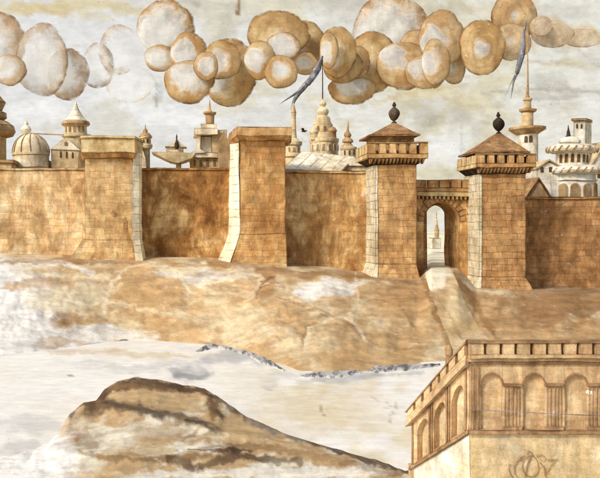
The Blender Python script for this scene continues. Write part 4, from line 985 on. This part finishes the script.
# ------------------------------------------------------------------ clouds
def cloud_mat():
    m = bpy.data.materials.new('curled cloud shading'); N = NT(m)
    pos = N.n('ShaderNodeNewGeometry').outputs['Position']
    a = N.n('ShaderNodeAttribute', attribute_name='curl').outputs['Vector']
    s = N.n('ShaderNodeSeparateXYZ'); N.l(a, s.inputs[0])
    cf, amt, cr = s.outputs
    nz = N.noise(pos, .22, 6, .65)
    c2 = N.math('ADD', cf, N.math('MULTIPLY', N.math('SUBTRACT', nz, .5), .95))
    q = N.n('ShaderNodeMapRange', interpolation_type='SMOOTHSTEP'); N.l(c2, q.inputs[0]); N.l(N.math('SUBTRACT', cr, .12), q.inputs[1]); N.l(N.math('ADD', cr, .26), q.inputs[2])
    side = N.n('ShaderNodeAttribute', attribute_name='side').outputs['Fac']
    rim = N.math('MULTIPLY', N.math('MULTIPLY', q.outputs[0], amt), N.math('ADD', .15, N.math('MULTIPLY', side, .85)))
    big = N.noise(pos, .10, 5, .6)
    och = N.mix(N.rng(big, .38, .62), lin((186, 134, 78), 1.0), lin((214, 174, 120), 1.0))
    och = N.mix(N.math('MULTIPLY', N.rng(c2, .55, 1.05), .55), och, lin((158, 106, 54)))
    col = N.mix(rim, lin((226, 224, 219), 1.0), och)  # pale core to dark ochre rim: the puff's light and shade painted in
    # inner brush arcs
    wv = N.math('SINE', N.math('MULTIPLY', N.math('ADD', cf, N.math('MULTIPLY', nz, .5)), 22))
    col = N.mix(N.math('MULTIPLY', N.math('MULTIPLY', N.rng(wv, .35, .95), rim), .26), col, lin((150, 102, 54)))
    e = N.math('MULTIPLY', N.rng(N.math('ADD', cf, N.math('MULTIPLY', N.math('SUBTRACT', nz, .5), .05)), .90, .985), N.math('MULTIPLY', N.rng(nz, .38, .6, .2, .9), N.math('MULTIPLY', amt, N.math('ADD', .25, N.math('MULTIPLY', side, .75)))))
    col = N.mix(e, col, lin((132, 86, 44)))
    fl = N.rng(N.noise(pos, .5, 7, .7), .60, .67); col = N.mix(N.math('MULTIPLY', fl, .45), col, PLASTER)
    gr = N.rng(N.noise(pos, .16, 6, .7), .58, .72); col = N.mix(N.math('MULTIPLY', gr, .14), col, lin((140, 128, 112)))
    col, fine = grain(N, pos, col, .4, .6)
    # thin clouds let the sky through where the wash is thin
    thin = N.rng(amt, .5, .92, 0.10, 1.0)
    thin = N.math('MULTIPLY', thin, N.rng(rim, .0, .5, .62, 1.0))
    al = N.math('MAXIMUM', N.math('MULTIPLY', thin, N.rng(nz, .25, .6, .72, 1.0)), N.math('MULTIPLY', N.math('MULTIPLY', rim, N.rng(nz, .35, .55)), 1.2), clamp=True)
    al = N.math('MULTIPLY', al, N.math('ADD', .0, N.rng(N.math('ADD', cf, N.math('MULTIPLY', N.math('SUBTRACT', N.noise(pos, .3, 6, .7), .5), .32)), 1.02, .93)), clamp=True)
    soft = N.rng(N.math('ADD', cf, N.math('MULTIPLY', N.math('SUBTRACT', nz, .5), .3)), 1.0, .72)
    al = N.math('MULTIPLY', al, N.math('MAXIMUM', side, soft), clamp=True)
    N.l(al, N.b.inputs['Alpha'])
    N.l(col, N.b.inputs['Base Color']); N.b.inputs['Roughness'].default_value = 1; N.b.inputs['Specular IOR Level'].default_value = .05
    bp = N.n('ShaderNodeBump'); bp.inputs['Strength'].default_value = .3; bp.inputs['Distance'].default_value = .5; N.l(fine, bp.inputs['Height']); N.l(bp.outputs[0], N.b.inputs['Normal'])
    return m
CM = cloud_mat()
def puff(parent, loc, px, row, rx, ry, core, cr, amt, dd, tilt=0):
    kk = min(1/(1-cr), .9/max(.01, math.hypot(*core))); core = (core[0]*kk, -core[1]*kk)  # core pushed off centre, painted shade falls on the opposite side
    D = 330+dd; S = D/F; nu, nv = 56, 30; P = []; cur = []; fc = []; sd = []; rx *= 1.06; ry *= 1.06
    ph = random.random()*6
    ca, sa = math.cos(R(tilt)), math.sin(R(tilt))
    for j in range(nv+1):
        th = math.pi*j/nv                       # pole axis points at the viewer (-y)
        for i in range(nu):
            an = 2*math.pi*i/nu
            wob = 1+.024*math.sin(3*an+ph)+.014*math.sin(5*an+ph*2)+.006*math.sin(9*an+ph*3)
            a, b = math.sin(th)*math.cos(an), math.sin(th)*math.sin(an); y = -math.cos(th)
            u, v = a*rx*wob, b*ry*wob; u, v = u*ca-v*sa, u*sa+v*ca
            bl = .03*math.sin(u*.22+ph)*math.sin(v*.2+ph*2)
            P.append((X(px, D)+u*S, D+(y*.2-bl*abs(y)**.5)*min(rx, ry)*S, Z(row, D)+v*S))
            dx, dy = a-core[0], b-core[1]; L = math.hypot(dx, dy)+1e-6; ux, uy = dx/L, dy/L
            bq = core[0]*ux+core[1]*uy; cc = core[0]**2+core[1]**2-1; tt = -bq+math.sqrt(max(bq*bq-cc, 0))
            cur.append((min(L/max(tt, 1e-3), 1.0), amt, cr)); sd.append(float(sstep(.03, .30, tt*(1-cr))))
    for j in range(nv):
        for i in range(nu):
            k = (i+1) % nu; fc.append((j*nu+i, j*nu+k, (j+1)*nu+k, (j+1)*nu+i))
    me = bpy.data.meshes.new('puff'); me.from_pydata([(p[0]-loc[0], p[1]-loc[1], p[2]-loc[2]) for p in P], [], [f[::-1] for f in fc])
    at = me.attributes.new('curl', 'FLOAT_VECTOR', 'POINT'); at.data.foreach_set('vector', [c for q in cur for c in q])
    at = me.attributes.new('side', 'FLOAT', 'POINT'); at.data.foreach_set('value', sd)
    me.materials.append(CM); me.shade_smooth(); me.update()
    o = bpy.data.objects.new('puff', me); C.objects.link(o); o.parent = parent
CLOUDS = {
 'faint pale cloud of wide curls at the upper left edge': [
   (0, 42, 25, 29, (-.3, .1), .62, .82, 12), (10, 70, 16, 15, (-.35, -.1), .6, .84, 0), (42, 60, 25, 35, (-.05, .05), .72, .72, 8), (68, 74, 20, 25, (-.35, -.05), .66, .76, 16)],
 'very faint pale cloud left of the big white crescent': [
   (98, 66, 16, 22, (-.4, 0), .7, .6, 24), (120, 50, 21, 24, (.15, 0), .75, .56, 22), (130, 84, 24, 18, (0, 0), .8, .55, 20)],
 'cloud whose top puff is a big white ball in an ochre crescent': [
   (166, 27, 28, 26, (-.28, .18), .70, 1.0, 12), (160, 58, 15, 13, (-.2, .0), .62, .95, 4), (189, 53, 18, 20, (-.4, .0), .5, 1.0, 0), (189, 82, 24, 21, (-.15, -.2), .56, 1.0, -8)],
 'ochre cloud with a small curled lip, left of the domed puff': [
   (230, 72, 27, 33, (-.5, .25), .36, 1.0, 4), (222, 60, 19, 19, (-.25, .15), .45, 1.0, -4), (206, 66, 12, 14, (.1, .0), .5, .95, -12)],
 'mushroom shaped ochre cloud with a white hollow, left of the forked pennant': [
   (305, 45, 20, 24, (-.3, .1), .05, 1.0, 14), (278, 34, 30, 23, (-.05, .62), .34, 1.0, 6), (283, 46, 17, 13, (-.05, .05), .72, .93, -10), (260, 60, 15, 19, (-.4, .0), .50, 1.0, -14), (306, 64, 12, 11, (-.25, -.1), .42, .95, -4), (281, 72, 16, 16, (.0, -.1), .40, .97, -18)],
 'overlapping ochre cloud right of the forked pennant': [
   (372, 62, 24, 30, (-.2, .1), .02, 1.0, 10), (352, 90, 23, 14, (-.1, -.4), .58, 1.0, 4), (356, 62, 14, 16, (-.5, .1), .25, 1.0, 2), (343, 66, 19, 17, (-.4, -.2), .3, 1.0, -2), (338, 52, 18, 25, (-.5, .1), .36, 1.0, -8), (329, 50, 9, 18, (-.3, .1), .5, .96, -14)],
 'large white hollow cloud with ochre rim at the top centre right': [
   (392, 32, 38, 35, (-.18, .08), .70, .93, 14), (416, 52, 17, 22, (-.5, .0), .2, .95, 10), (404, 66, 27, 23, (-.45, -.35), .36, .97, 6), (442, 38, 22, 27, (-.45, .15), .42, .95, 4), (426, 72, 20, 17, (-.4, -.2), .4, .95, 0), (436, 62, 14, 22, (-.5, .0), .45, .95, -4), (454, 66, 11, 18, (-.4, -.1), .4, .9, 8)],
 'round ochre ball cloud with pale centre left of the narrow pennant': [
   (482, 47, 22, 27, (-.12, .1), .16, 1.0, -4)],
 'faint brown wisp cloud fading out at the upper right': [
   (552, 34, 21, 13, (0, 0), .0, .72, 6), (583, 38, 20, 9, (0, 0), .0, .66, 12), (541, 26, 11, 10, (0, 0), .1, .72, 2)],
 'blotchy brown cloud at the top behind the narrow pennant': [
   (514, 16, 22, 24, (0, 0), .0, .95, 8), (512, 42, 18, 18, (-.1, 0), .05, .86, 4)],
}
for lab, ps in CLOUDS.items():
    # small billows swelling from the rims of the larger puffs
    extra = []
    for (px, row, rx, ry, core, cr, amt, dd) in ps:
        if False:
            for k in range(1):
                an = random.uniform(-1.2, 1.6); q = random.uniform(.34, .5)
                extra.append((px+rx*.66*math.cos(an), row+ry*.66*math.sin(an), rx*q, ry*q, (-.3, -.15), random.uniform(.1, .35), amt*.97, dd-9-k))
    ps = ps+extra
    p0 = ps[0]; loc = (X(p0[0], 330), 330, Z(max(p[1]+p[3] for p in ps), 330))
    t = Thing('cloud', lab, 'cloud', loc, 'curled ochre clouds in the sky')
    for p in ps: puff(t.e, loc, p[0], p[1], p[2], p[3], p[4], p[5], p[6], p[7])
